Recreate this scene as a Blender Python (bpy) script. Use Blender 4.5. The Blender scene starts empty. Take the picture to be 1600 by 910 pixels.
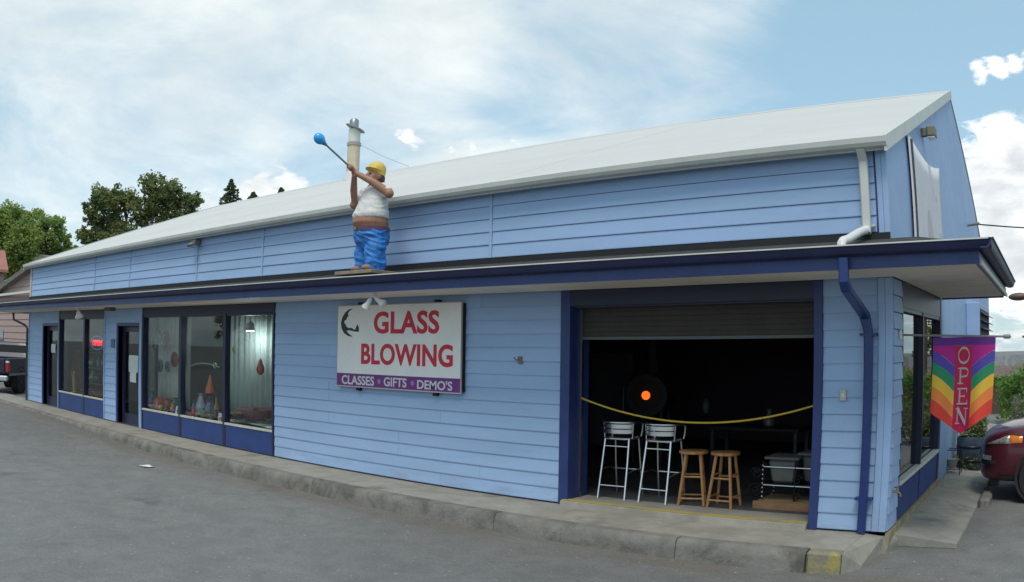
import bpy, bmesh, math, random
from mathutils import Vector, Matrix, Euler, noise
random.seed(7)
R_ = math.radians
SC = bpy.context.scene
COL = SC.collection

# ------------------------------------------------------------------ camera
CAM = Vector((0.0, 0.0, 1.985))
K1, K3 = 0.60897042, 0.01387542          # lens: theta = K1 r + K3 r^3, r = 1 at the frame's side
YAW, PITCH, ROLL = R_(37.38852687), R_(4.15508606), R_(-0.7242379)
ROT = Matrix.Rotation(YAW, 3, 'Z') @ Matrix.Rotation(PITCH, 3, 'X') @ Matrix.Rotation(ROLL, 3, 'Y')
cd = bpy.data.cameras.new('camera')
cd.type = 'PANO'
cd.sensor_fit = 'HORIZONTAL'
cd.sensor_width = 36.0
cy = cd.cycles if hasattr(cd, 'cycles') and hasattr(cd.cycles, 'panorama_type') else cd
cy.panorama_type = 'FISHEYE_LENS_POLYNOMIAL'
cy.fisheye_fov = R_(180)
for nm, v in (('k0', 0.0), ('k1', -K1 / 18.0), ('k2', 0.0), ('k3', -K3 / 18.0 ** 3), ('k4', 0.0)):
    setattr(cy, 'fisheye_polynomial_' + nm, v)
cd.clip_start = 0.05
cd.clip_end = 6000
cam = bpy.data.objects.new('camera', cd)
COL.objects.link(cam)
xr, yf, zu = ROT @ Vector((1, 0, 0)), ROT @ Vector((0, 1, 0)), ROT @ Vector((0, 0, 1))
m = Matrix((xr, zu, -yf)).transposed().to_4x4()
m.translation = CAM
cam.matrix_world = m
SC.camera = cam

def ray(px, py):
    """direction through a pixel of the 1600 x 910 photograph"""
    x, y = (px - 800) / 800, -(py - 455) / 800
    r = math.hypot(x, y) + 1e-12
    th = K1 * r + K3 * r ** 3
    s = math.sin(th)
    return ROT @ Vector((s * x / r, math.cos(th), s * y / r))
def on_y(px, py, y): v = ray(px, py); return CAM + v * (y / v.y)
def on_x(px, py, x): v = ray(px, py); return CAM + v * (x / v.x)
def on_z(px, py, z): v = ray(px, py); return CAM + v * ((z - CAM.z) / v.z)

# ------------------------------------------------------------------ world and sun
SUN_EL, SUN_AZ = R_(60), R_(160)          # azimuth measured from +Y towards +X
W = bpy.data.worlds.new('World')
SC.world = W
W.use_nodes = True
nt = W.node_tree
for n in list(nt.nodes): nt.nodes.remove(n)
class G:
    """tiny node-graph helper"""
    def __init__(s, t): s.t = t
    def n(s, kind, **kw):
        nd = s.t.nodes.new(kind)
        for k, v in kw.items(): setattr(nd, k, v)
        return nd
    def put(s, sock, v):
        if hasattr(v, 'links') or hasattr(v, 'is_output'): s.t.links.new(v, sock)
        else: sock.default_value = v
    def math(s, op, a, b=0.0, c=None, clamp=False):
        nd = s.n('ShaderNodeMath', operation=op, use_clamp=clamp)
        s.put(nd.inputs[0], a); s.put(nd.inputs[1], b)
        if c is not None: s.put(nd.inputs[2], c)
        return nd.outputs[0]
    def vm(s, op, a, b=None, scale=None):
        nd = s.n('ShaderNodeVectorMath', operation=op)
        s.put(nd.inputs[0], a)
        if b is not None: s.put(nd.inputs[1], b)
        if scale is not None: s.put(nd.inputs['Scale'], scale)
        return nd.outputs['Value'] if op in ('DOT_PRODUCT', 'LENGTH') else nd.outputs['Vector']
    def noise(s, vec, scale, detail=4, rough=0.55, dist=0.0, lac=2.0):
        nd = s.n('ShaderNodeTexNoise')
        if vec is not None: s.put(nd.inputs['Vector'], vec)
        nd.inputs['Scale'].default_value = scale; nd.inputs['Detail'].default_value = detail
        nd.inputs['Roughness'].default_value = rough; nd.inputs['Distortion'].default_value = dist
        nd.inputs['Lacunarity'].default_value = lac
        return nd.outputs['Fac']
    def smooth(s, v, lo, hi, a=0.0, b=1.0):
        nd = s.n('ShaderNodeMapRange', interpolation_type='SMOOTHSTEP')
        s.put(nd.inputs[0], v)
        for i, q in enumerate((lo, hi, a, b)): nd.inputs[1 + i].default_value = q
        return nd.outputs[0]
    def mix(s, fac, a, b, blend='MIX'):
        nd = s.n('ShaderNodeMix', data_type='RGBA', blend_type=blend)
        s.put(nd.inputs[0], fac); s.put(nd.inputs[6], a); s.put(nd.inputs[7], b)
        return nd.outputs[2]
g = G(nt)
sky = g.n('ShaderNodeTexSky', sky_type='NISHITA', sun_disc=False)
sky.sun_elevation = SUN_EL; sky.sun_rotation = SUN_AZ
sky.air_density = 1.0; sky.dust_density = 1.2; sky.ozone_density = 1.3; sky.altitude = 10
dirv = g.n('ShaderNodeTexCoord').outputs['Generated']
sep = g.n('ShaderNodeSeparateXYZ'); nt.links.new(dirv, sep.inputs[0])
# flat layer: the direction projected onto a cloud deck, so that it foreshortens to the horizon
zc = g.math('ADD', g.math('MAXIMUM', sep.outputs[2], 0.0), 0.22)
deck = g.vm('SCALE', dirv, scale=g.math('DIVIDE', 1.0, zc))
def lobes(lst):
    tot = None
    for px, py, rad, amp in lst:
        c = ray(px, py)
        dd = g.vm('DOT_PRODUCT', dirv, tuple(c))
        l = g.smooth(dd, math.cos(R_(rad)), 1.0, 0.0, amp)
        tot = l if tot is None else g.math('ADD', tot, l)
    return tot
# a broad veil of thin cloud with openings
soft = g.noise(deck, 1.5, 9, 0.60, 0.5)
veil_bias = lobes([(230, 40, 28, .21), (520, 100, 17, .09), (780, 40, 15, .11), (1000, 60, 12, .07), (1200, 70, 15, -.08), (900, 170, 9, -.10), (560, 235, 8, -.10), (1380, 60, 12, -.05), (40, 290, 13, -.12), (260, 260, 11, -.13), (450, 220, 9, -.10), (1480, 120, 13, -.20), (1300, 160, 10, -.10), (1020, 30, 8, .03)])
veil = g.smooth(g.math('ADD', soft, veil_bias), .35, .80)
# heaped clouds low over the horizon
streak = g.vm('MULTIPLY', dirv, (1.0, 1.0, 2.6))
puff = g.math('ADD', g.math('MULTIPLY', g.noise(streak, 9.0, 9, 0.56, 0.25), .55), g.math('MULTIPLY', g.noise(streak, 26.0, 9, 0.66, 0.8), .45))
heap_bias = lobes([(1545, 262, 5.5, .23), (1610, 340, 8, .19), (1595, 200, 3, .10), (1570, 480, 7, .12), (1520, 120, 1.5, .21), (1545, 112, 1.6, .21), (1570, 104, 1.4, .20), (1600, 92, 1.5, .21), (628, 207, 1.0, .21), (652, 220, 1.3, .22), (690, 234, 1.1, .20), (722, 228, 1.2, .21), (757, 233, 1.3, .21), (806, 223, 1.1, .21), (425, 282, 1.9, .25), (464, 290, 1.3, .22), (400, 300, 1.3, .22), (376, 293, 1.1, .24), (330, 312, 1.6, .23)])
low = g.smooth(sep.outputs[2], .02, .30, .04, -.10)
heap = g.smooth(g.math('ADD', g.math('ADD', puff, heap_bias), low), .585, .725)
shade = g.noise(streak, 5.0, 6, 0.6, 0.2)
ctex = g.noise(deck, 2.6, 6, 0.6, 0.2)
veilcol = g.mix(g.smooth(ctex, .3, .7), (6.3, 6.8, 6.9, 1), (8.3, 8.6, 8.35, 1))
heapcol = g.mix(g.smooth(shade, .36, .62), (5.6, 6.0, 6.3, 1), (9.4, 9.5, 9.4, 1))
skyc = g.mix(.52, sky.outputs[0], (4.1, 6.5, 7.7, 1))          # thin haze over the whole sky
c1 = g.mix(g.math('MULTIPLY', veil, .86), skyc, veilcol)
c2 = g.mix(heap, c1, heapcol)
bg = g.n('ShaderNodeBackground')
nt.links.new(c2, bg.inputs[0]); bg.inputs[1].default_value = 0.096
wo = g.n('ShaderNodeOutputWorld'); nt.links.new(bg.outputs[0], wo.inputs[0])

sl = bpy.data.lights.new('sun', 'SUN')
sl.energy = 1.45; sl.angle = R_(22); sl.color = (1.0, .94, .85)
so = bpy.data.objects.new('sun', sl); COL.objects.link(so)
sd = Vector((math.sin(SUN_AZ) * math.cos(SUN_EL), math.cos(SUN_AZ) * math.cos(SUN_EL), math.sin(SUN_EL)))
so.rotation_euler = sd.to_track_quat('Z', 'Y').to_euler()
so.location = (5, -10, 20)

vs = SC.view_settings
vs.view_transform = 'Standard'; vs.look = 'None'; vs.gamma = 1.0; vs.exposure = 0.42
vs.use_curve_mapping = False
SC.render.engine = 'CYCLES'
SC.cycles.max_bounces = 8; SC.cycles.transparent_max_bounces = 16
SC.cycles.use_denoising = True

# ------------------------------------------------------------------ materials
MATS = {}
def mat(name, col, rough=.6, metal=0.0, var=0.0, vscale=6.0, bump=0.0, bscale=40.0, col2=None, spec=.5, coat=0.0, stretch=None, emit=None, alpha=None, per_obj=0.0, extra=None):
    if name in MATS: return MATS[name]
    M = bpy.data.materials.new(name); M.use_nodes = True
    t = M.node_tree; q = G(t)
    b = t.nodes['Principled BSDF']
    b.inputs['Roughness'].default_value = rough; b.inputs['Metallic'].default_value = metal
    b.inputs['Specular IOR Level'].default_value = spec
    if coat: b.inputs['Coat Weight'].default_value = coat; b.inputs['Coat Roughness'].default_value = .04
    tc = q.n('ShaderNodeTexCoord').outputs['Object']
    if stretch: tc = q.vm('MULTIPLY', tc, stretch)
    c = (*col, 1)
    if var or col2:
        f = q.smooth(q.noise(tc, vscale, 6, .62, .3), .3, .7)
        lo = tuple(x * (1 - var) for x in col) if not col2 else col2
        hi = tuple(min(1, x * (1 + var)) for x in col) if not col2 else col
        c = q.mix(f, (*lo, 1), (*hi, 1))
    if per_obj:
        oi = q.n('ShaderNodeObjectInfo').outputs['Random']
        hs = q.n('ShaderNodeHueSaturation')
        q.put(hs.inputs['Value'], q.math('ADD', q.math('MULTIPLY', oi, 2 * per_obj), 1 - per_obj))
        q.put(hs.inputs['Color'], c); c = hs.outputs[0]
    if extra: c = extra(q, tc, c)
    q.put(b.inputs['Base Color'], c)
    if bump:
        bn = q.n('ShaderNodeBump'); bn.inputs['Strength'].default_value = bump; bn.inputs['Distance'].default_value = .02
        q.put(bn.inputs['Height'], q.noise(tc, bscale, 6, .65)); t.links.new(bn.outputs[0], b.inputs['Normal'])
    if emit:
        b.inputs['Emission Color'].default_value = (*emit[0], 1); b.inputs['Emission Strength'].default_value = emit[1]
    MATS[name] = M
    return M

def glass_mat(name, tint, refl=1.0, rough=0.0):
    M = bpy.data.materials.new(name); M.use_nodes = True
    t = M.node_tree; q = G(t)
    for n in list(t.nodes): t.nodes.remove(n)
    tr = q.n('ShaderNodeBsdfTransparent'); tr.inputs[0].default_value = (*tint, 1)
    gl = q.n('ShaderNodeBsdfGlossy'); gl.inputs['Roughness'].default_value = rough
    gl.inputs['Color'].default_value = (refl, refl, refl, 1)
    ge = q.n('ShaderNodeNewGeometry')
    cs = q.math('ABSOLUTE', q.vm('DOT_PRODUCT', ge.outputs['Normal'], ge.outputs['Incoming']))
    fr_ = q.math('ADD', q.math('MULTIPLY', q.math('POWER', q.math('SUBTRACT', 1.0, cs), 5.0), .92), .075)   # Schlick, same from both sides
    mx = q.n('ShaderNodeMixShader')
    t.links.new(fr_, mx.inputs[0]); t.links.new(tr.outputs[0], mx.inputs[1]); t.links.new(gl.outputs[0], mx.inputs[2])
    o = q.n('ShaderNodeOutputMaterial'); t.links.new(mx.outputs[0], o.inputs[0])
    MATS[name] = M
    return M

def weather(dark, scale, lo, hi, amount):
    def f(q, tc, c):
        k = q.smooth(q.noise(tc, scale, 8, .68, .5), lo, hi, 0, amount)
        return q.mix(k, c, (*dark, 1))
    return f
def siding_wear(q, tc, c):
    c = weather((.20, .32, .52), 2.2, .56, .80, .42)(q, tc, c)
    st = q.vm('MULTIPLY', tc, (6.0, 1.0, .25))
    c = q.mix(q.smooth(q.noise(st, 1.5, 5, .6), .62, .78, 0, .28), c, (.24, .30, .38, 1))      # faint run-off streaks
    xyz = q.n('ShaderNodeSeparateXYZ'); q.put(xyz.inputs[0], tc)
    spl = q.math('MULTIPLY', q.smooth(xyz.outputs[2], 1.35, .5), q.smooth(q.noise(tc, 3.0, 7, .7), .44, .68))  # splash dirt (z is stretched 2.5x)
    return q.mix(q.math('MULTIPLY', spl, .45), c, (.21, .24, .27, 1))
M_SID = mat('pale_blue_paint', (.315, .452, .680), .55, var=.05, vscale=1.2, bump=.10, bscale=60, per_obj=.04, stretch=(.5, 1, 2.5), extra=siding_wear)
M_BACK = mat('shade_line_backing', (.05, .09, .19), .8)  # dark backing puts the weak lap shadows into colour
M_NAVY = mat('navy_paint', (.024, .044, .165), .42, var=.15, vscale=2.5, bump=.05, bscale=30)
M_NAVYG = mat('navy_gutter_paint', (.019, .024, .085), .42, var=.15, vscale=3)
M_BLUE = mat('deep_blue_panel', (.020, .050, .19), .5, var=.12, vscale=3, bump=.05, per_obj=.06, extra=weather((.05, .07, .17), 4, .58, .8, .5))
M_FRAME = mat('dark_window_frame', (.018, .022, .055), .4)
M_ROOF = mat('white_metal_roof', (.565, .56, .535), .65, var=.04, vscale=.6, bump=.04, bscale=8, stretch=(.25, 1.2, 1.2), extra=weather((.48, .475, .45), .8, .55, .85, .45))
M_GUT = mat('off_white_gutter', (.60, .61, .56), .45, var=.06, vscale=3)
M_SHING = mat('dark_shingle', (.045, .043, .042), .9, var=.3, vscale=9, bump=.5, bscale=50)
M_SOFF = mat('tan_soffit', (.74, .68, .58), .75, var=.08, vscale=2, bump=.08, bscale=25, per_obj=.05)
M_TRIMW = mat('weathered_white_trim', (.55, .53, .46), .6, var=.1)
M_CONC = mat('weathered_concrete', (.30, .282, .24), .92, var=.16, vscale=2.6, bump=.35, bscale=45, extra=weather((.10, .093, .08), 1.3, .54, .74, .7))
M_KERB = mat('stained_kerb', (.20, .19, .168), .95, bump=.6, bscale=28, var=.18, vscale=3.5, extra=weather((.085, .078, .066), 2.2, .46, .66, .75))
M_YEL = mat('worn_yellow_paint', (.36, .30, .10), .9, bump=.5, bscale=30, extra=weather((.22, .205, .17), 5, .36, .54, .95))
M_WHT = mat('white_plastic', (.72, .72, .69), .45)
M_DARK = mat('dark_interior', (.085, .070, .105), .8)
M_DARK2 = mat('dim_equipment', (.035, .034, .045), .6)
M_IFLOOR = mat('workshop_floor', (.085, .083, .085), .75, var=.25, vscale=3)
M_ALU = mat('brushed_aluminium', (.72, .73, .74), .28, metal=1.0)
M_STEEL = mat('dull_steel', (.33, .34, .35), .38, metal=1.0, var=.1)
M_WOOD = mat('pine_wood', (.40, .20, .075), .5, var=.25, vscale=14, stretch=(1, 1, .15), bump=.08, bscale=60, per_obj=.06)
M_PLANK = mat('raw_plank', (.28, .15, .075), .8, var=.25, vscale=8, stretch=(.3, 1, 1), bump=.2)
M_IRON = mat('black_iron', (.03, .03, .032), .35, metal=.8)
M_GREY = mat('grey_pot', (.13, .13, .125), .55, var=.1)
M_GLASS = glass_mat('window_glass', (.94, .97, .96), .62)
M_GLASSS = glass_mat('side_window_glass', (.45, .5, .5), 1.0)
M_RUB = mat('tyre_rubber', (.018, .018, .02), .8)
M_WHITE = mat('sign_white', (.84, .83, .80), .5, var=.04, vscale=2)
M_RED = mat('sign_red', (.60, .018, .045), .5)
M_PURP = mat('sign_purple', (.155, .03, .20), .5)
M_INK = mat('emblem_ink', (.025, .035, .033), .6)
M_PALE = mat('sign_pale_lettering', (.62, .60, .64), .5)
M_LILAC = mat('sign_lilac', (.36, .16, .42), .5)

# ------------------------------------------------------------------ mesh helpers
class MB:
    def __init__(s): s.v = []; s.f = []
    def add(s, vs_, fs_):
        o = len(s.v); s.v += [tuple(a) for a in vs_]; s.f += [tuple(i + o for i in f) for f in fs_]; return s
    def box(s, x0, x1, y0, y1, z0, z1):
        v = [(x, y, z) for z in (z0, z1) for y in (y0, y1) for x in (x0, x1)]
        return s.add(v, [(0, 2, 3, 1), (4, 5, 7, 6), (0, 1, 5, 4), (2, 6, 7, 3), (0, 4, 6, 2), (1, 3, 7, 5)])
    def prism(s, poly, axis, a, b):
        """polygon given in the two other axes, extruded along axis from a to b"""
        def put(p, t):
            return {'x': (t, p[0], p[1]), 'y': (p[0], t, p[1]), 'z': (p[0], p[1], t)}[axis]
        n = len(poly)
        v = [put(p, a) for p in poly] + [put(p, b) for p in poly]
        f = [tuple(range(n)), tuple(range(2 * n - 1, n - 1, -1))] + [(i, (i + 1) % n, n + (i + 1) % n, n + i) for i in range(n)]
        return s.add(v, f)
    def tube(s, pts, r, n=8, caps=True, closed=False):
        pts = [Vector(p) for p in pts]; k = len(pts)
        rs = r if isinstance(r, (list, tuple)) else [r] * k
        prev = None; rings = []
        for i, p in enumerate(pts):
            if closed: t = pts[(i + 1) % k] - pts[i - 1]
            else: t = pts[min(i + 1, k - 1)] - pts[max(i - 1, 0)]
            t.normalize()
            ref = prev if prev is not None else (Vector((0, 0, 1)) if abs(t.z) < .9 else Vector((1, 0, 0)))
            u = (ref - t * ref.dot(t))
            if u.length < 1e-5: u = t.orthogonal()
            u.normalize(); prev = u; w = t.cross(u)
            rings.append([p + (u * math.cos(2 * math.pi * j / n) + w * math.sin(2 * math.pi * j / n)) * rs[i] for j in range(n)])
        v = [q for rg in rings for q in rg]; f = []
        for i in range(k if closed else k - 1):
            a, b = i * n, ((i + 1) % k) * n
            f += [(a + j, a + (j + 1) % n, b + (j + 1) % n, b + j) for j in range(n)]
        if caps and not closed: f += [tuple(range(n - 1, -1, -1)), tuple(range((k - 1) * n, k * n))]
        return s.add(v, f)
    def lathe(s, prof, c=(0, 0, 0), n=20, axis='z', caps=True):
        v = []; f = []
        for r, h in prof:
            for j in range(n):
                a = 2 * math.pi * j / n; x, y = r * math.cos(a), r * math.sin(a)
                p = {'z': (x, y, h), 'y': (x, h, y), 'x': (h, x, y)}[axis]
                v.append((p[0] + c[0], p[1] + c[1], p[2] + c[2]))
        for i in range(len(prof) - 1):
            f += [(i * n + j, i * n + (j + 1) % n, (i + 1) * n + (j + 1) % n, (i + 1) * n + j) for j in range(n)]
        if caps: f += [tuple(range(n - 1, -1, -1)), tuple(range((len(prof) - 1) * n, len(prof) * n))]
        return s.add(v, f)
    def ell(s, c, r, n=14, m_=9, rot=None):
        v = []; f = []
        for i in range(m_ + 1):
            t = math.pi * i / m_
            for j in range(n):
                a = 2 * math.pi * j / n
                p = Vector((r[0] * math.sin(t) * math.cos(a), r[1] * math.sin(t) * math.sin(a), r[2] * math.cos(t)))
                if rot: p = rot @ p
                v.append(p + Vector(c))
        for i in range(m_):
            f += [(i * n + j, (i + 1) * n + j, (i + 1) * n + (j + 1) % n, i * n + (j + 1) % n) for j in range(n)]
        return s.add(v, f)
    def build(s, name, material, parent=None, smooth=False, bevel=0.0):
        me = bpy.data.meshes.new(name); me.from_pydata(s.v, [], s.f)
        bm = bmesh.new(); bm.from_mesh(me)
        if smooth == 'weld' : bmesh.ops.remove_doubles(bm, verts=bm.verts, dist=1e-4)
        bmesh.ops.recalc_face_normals(bm, faces=bm.faces); bm.to_mesh(me); bm.free()
        o = link(name, me, material, parent)
        if smooth:
            for p in me.polygons: p.use_smooth = True
            me.set_sharp_from_angle(angle=R_(42))
        if bevel:
            b = o.modifiers.new('bevel', 'BEVEL'); b.width = bevel; b.segments = 1; b.limit_method = 'ANGLE'
        return o
def link(name, me, material, parent=None):
    if material is not None and not me.materials: me.materials.append(material)
    o = bpy.data.objects.new(name, me); COL.objects.link(o)
    if parent is not None: adopt(o, parent)
    return o
WORLDPOS = {}
def adopt(o, parent):
    o.parent = parent
    o.matrix_parent_inverse = Matrix.Translation(-WORLDPOS.get(parent.name, Vector((0, 0, 0))))
def tag(o, label, cat=None, group=None, kind=None):
    if label: o['label'] = label
    if cat: o['category'] = cat
    if group: o['group'] = group
    if kind: o['kind'] = kind
    return o
def thing(name, label, cat, loc=(0, 0, 0), group=None):
    o = bpy.data.objects.new(name, None); COL.objects.link(o)
    o.location = loc; o.empty_display_size = .2; WORLDPOS[o.name] = Vector(loc)
    return tag(o, label, cat, group)
def structure(o): o['kind'] = 'structure'; return o
def copy_tree(o, parent=None):
    c = o.copy(); COL.objects.link(c)
    if parent is not None: c.parent = parent
    for ch in list(o.children): copy_tree(ch, c)
    return c
def B(name, mtl, parent, *boxes, bevel=0.0):
    mb = MB()
    for b in boxes: mb.box(*b)
    return mb.build(name, mtl, parent, bevel=bevel)

# ------------------------------------------------------------------ key dimensions (metres; asphalt by the kerb is z = 0)
YW = 8.10          # plane of the shop front
XL, XR = -23.38, -1.58
SLAB = 0.20        # pavement level
ZB = 0.222         # lower edge of the siding
ZS = 2.700         # soffit
YF = 7.17          # canopy fascia plane
ZF0, ZF1 = 2.705, 2.80
XCR = -0.60        # canopy fascia on the side street
YCE = 11.75        # canopy end along the side
ZU0, ZU1 = 3.15, 3.965   # upper wall
YK = 7.13          # kerb face
def zground(x, y):
    t = max(0.0, min(1.0, (-12.5 - x) / 7.0)); t = t * t * (3 - 2 * t)
    return .165 * t
# ------------------------------------------------------------------ ground
def asphalt_col(q, tc, c):
    big = q.smooth(q.noise(tc, .16, 5, .6, .6), .36, .66)
    c = q.mix(big, (.150, .149, .143, 1), (.190, .189, .181, 1))
    st = q.vm('MULTIPLY', tc, (.10, 1.1, 1.0))
    c = q.mix(q.smooth(q.noise(st, .8, 6, .6, .2), .50, .72, 0, .40), c, (.235, .226, .20, 1))
    mott = q.noise(tc, 2.4, 8, .78, .6)
    c = q.mix(.40, c, q.mix(q.smooth(mott, .3, .7), (.62, .62, .63, 1), (1.35, 1.35, 1.33, 1)), 'MULTIPLY')
    spots = q.smooth(q.noise(tc, 1.6, 7, .7, .5), .60, .74, 0, .55)
    c = q.mix(spots, c, (.085, .082, .075, 1))
    xyz = q.n('ShaderNodeSeparateXYZ'); q.put(xyz.inputs[0], tc)
    grit = q.math('MULTIPLY', q.smooth(xyz.outputs[1], 6.35, 7.1), q.smooth(q.noise(q.vm('MULTIPLY', tc, (.5, 3, 1)), 1.4, 6, .7, .3), .36, .62))
    grit = q.math('MULTIPLY', grit, q.smooth(xyz.outputs[1], 7.3, 7.25))
    c = q.mix(q.math('MULTIPLY', grit, .75), c, (.155, .132, .10, 1))
    oil = q.smooth(q.noise(tc, .9, 3, .5, .3), .66, .74, 0, .45)
    c = q.mix(oil, c, (.065, .063, .06, 1))
    chips = q.smooth(q.noise(tc, 17, 2, .5),   .67, .73, 0, .6)
    c = q.mix(chips, c, (.42, .40, .36, 1))
    pits = q.smooth(q.noise(q.vm('ADD', tc, (5, 3, 1)), 13, 2, .5), .67, .74, 0, .5)
    c = q.mix(pits, c, (.06, .058, .055, 1))
    grain = q.noise(tc, 38, 4, .8)
    return q.mix(.75, c, q.mix(grain, (.2, .2, .2, 1), (1.8, 1.8, 1.8, 1)), 'MULTIPLY')
M_ASPH = mat('worn_asphalt', (.13, .13, .13), .9, bump=.55, bscale=75, extra=asphalt_col)
def lines(a, b, step):
    n = max(1, round((b - a) / step)); return [a + (b - a) * i / n for i in range(n + 1)]
gx = [-900, -300, -120, -70] + lines(-45, 8, .8) + [20, 50, 120, 300, 900]
gy = [-900, -300, -80, -30] + lines(-12, 30, 1.0) + [45, 80, 160, 400, 900]
mb = MB()
v = [(x, y, zground(x, y) if -60 < x else .165) for y in gy for x in gx]
f = [(j * len(gx) + i, j * len(gx) + i + 1, (j + 1) * len(gx) + i + 1, (j + 1) * len(gx) + i) for j in range(len(gy) - 1) for i in range(len(gx) - 1)]
mb.add(v, f)
structure(mb.build('ground', M_ASPH, smooth=True))

# pavement in front of the shop, cut into cast bays with a kerb of separate blocks
pave = structure(B('pavement', M_CONC, None, (XL - 8.0, -1.80, YK + .16, YW + .2, -.1, SLAB - .006)))
xs = [XL - 8.0, -28.5, -25.6, -22.6, -19.6, -16.7, -13.7, -10.8, -7.9, -5.1, -1.80]
for a, b in zip(xs[:-1], xs[1:]):
    o = B('paving_slab', M_CONC, pave, (a + .005, b - .005, YK + .168, YW + .19, SLAB - .03, SLAB), bevel=.006)
rk = random.Random(3)
x = XL - 8.0
while x < -2.16:
    w = min(rk.uniform(2.2, 3.2), -2.13 - x)
    if -2.13 - x - w < .8: w = -2.13 - x
    mb = MB(); n = 9
    vv = []; ff = []
    for i in range(n + 1):
        xx = x + .004 + (w - .008) * i / n
        j1, j2 = rk.uniform(-.014, .010), rk.uniform(-.012, .006)
        vv += [(xx, YK - .012 + j1, -.08), (xx, YK + .0 + j1, .10), (xx, YK + .012 + j1, SLAB - .03 + j2), (xx, YK + .045, SLAB + .002 + j2 * .4), (xx, YK + .162, SLAB + .003), (xx, YK + .162, -.08)]
    for i in range(n):
        for k in range(5): ff.append((i * 6 + k, i * 6 + k + 1, (i + 1) * 6 + k + 1, (i + 1) * 6 + k))
    ff += [tuple(range(6)), tuple(range(n * 6 + 5, n * 6 - 1, -1))]
    mb.add(vv, ff).build('kerb_stone', M_KERB, pave, smooth=True)
    x += w
# painted end block and the slope at the corner
o = B('kerb_stone', M_YEL, pave, (-2.126, -1.80, YK, YK + .165, -.08, SLAB + .008), bevel=.025)
mb = MB()
mb.add([(-1.795, YK + .06, SLAB - .003), (-1.795, YW - .02, SLAB - .003), (-1.60, YW - .02, SLAB - .02), (-1.66, YK + .30, .03), (-1.795, YK + .06, -.05), (-1.795, YW - .02, -.05), (-1.60, YW - .02, -.05), (-1.66, YK + .3, -.05)],
       [(0, 1, 2, 3), (0, 3, 7, 4), (3, 2, 6, 7), (0, 4, 5, 1), (1, 5, 6, 2), (4, 7, 6, 5)])
mb.build('corner_slope', M_CONC, pave)
MB().add([(-1.605, YW - .03, SLAB - .018), (-1.56, YW - .03, .05), (-1.50, 8.44, .07), (XR + .025, 8.44, .135), (-1.605, YW - .03, -.05), (-1.56, YW - .03, -.05), (-1.50, 8.44, -.05), (XR + .025, 8.44, -.05)],
         [(0, 1, 2, 3), (7, 6, 5, 4), (0, 4, 5, 1), (1, 5, 6, 2), (2, 6, 7, 3), (3, 7, 4, 0)]).build('corner_apron', M_CONC, pave)
# concrete walk along the side street
side = structure(MB().prism([(XR + .02, -.1), (-.86, -.1), (-.86, .045), (XR + .02, .125)], 'y', 8.44, 22.0).build('side_pavement', M_CONC))
for a, b in ((8.43, 10.45), (10.46, 12.3), (12.31, 14.2), (14.21, 16.1), (16.11, 18.0), (18.01, 20.0)):
    MB().prism([(XR + .022, .0), (-.862, .0), (-.862, .058), (XR + .022, .137)], 'y', a + .004, b - .004).build('paving_slab', M_CONC, side, bevel=.006)
B('kerb_stone', M_KERB, side, (-.858, -.70, 10.75, 11.35, -.05, .13), bevel=.04)
B('kerb_stone', M_KERB, side, (-.858, -.70, 12.6, 22.0, -.05, .12), bevel=.03)
M_FOUND = mat('ochre_foundation', (.30, .25, .14), .85, var=.25, vscale=4)
MB().box(XR - .01, XR + .035, 8.13, 11.95, -.05, ZB - .015).build('foundation_strip', M_FOUND, side)
MB().box(XR - .01, XR + .03, 11.951, 21.55, -.05, .124).build('foundation_strip', M_FOUND, side)

# ------------------------------------------------------------------ the shop
SHOP = thing('shop_building', 'long pale blue sided glass blowing shop with white roof and navy canopy', 'building', (-12.5, 8.1, .2))
APY, APZ = 14.95, 6.62    # ridge
BKY, BKZ = 21.6, 3.40     # rear eave
# openings in the front, x ranges
D1 = (-22.05, -20.86); W1 = (-20.80, -17.76); D2 = (-16.98, -15.90); W3 = (-15.77, -10.99); GO = (-5.425, -2.36)
ZD = 2.325
TH = .18
# core walls (dark backing in the gaps paints deeper shadow lines)
def comb(spans, lo, hi, top):
    """wall outline in one piece: legs between openings joined by the strip above them; spans are (a, b, foot)"""
    p = [(spans[0][0], top)]
    for a, b, z in spans: p += [(a, z), (b, z)]
    q_ = []
    for pt in p + [(spans[-1][1], top)]:
        if not q_ or q_[-1] != pt: q_.append(pt)
    return q_
core = MB().prism(comb([(XL, D1[0], ZB - .01), (D1[0], D1[1], ZD), (D1[1], W1[0], ZB - .01), (W1[0], W1[1], ZS + .02), (W1[1], D2[0], ZB - .01), (D2[0], D2[1], ZD), (D2[1], W3[0], ZB - .01), (W3[0], W3[1], ZS + .02), (W3[1], GO[0], ZB - .01), (GO[0], GO[1], ZS + .02), (GO[1], XR - .02, ZB - .01)], 0, 0, ZS + .15), 'y', YW + .004, YW + TH)
FW = core.build('front_wall', M_BACK, SHOP)
def board(x0, x1, z0, z1, parent, rnd, yp=YW, t0=.014, gap=.0):
    """one lap board: thick lower edge, thin upper edge that runs up behind the next board"""
    d = rnd.uniform(-.0015, .0015)
    up = -.003 if gap else .012
    poly = [(yp - t0 + d, z0 + gap), (yp - t0 + d - .001, z0 + .012), (yp - .003, z1 + up), (yp + .006, z1 + up), (yp + .006, z0 + gap)]
    if not gap: poly = [(yp - t0 + d, z0), (yp - t0 + d - .001, z0 + .010), (yp + .001, z1 + up), (yp + .0035, z1 + up), (yp - t0 + .010, z0)]
    return MB().prism(poly, 'x', x0 + .0015, x1 - .0015).build('siding_board', M_SID, parent)
rb = random.Random(11)
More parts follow.
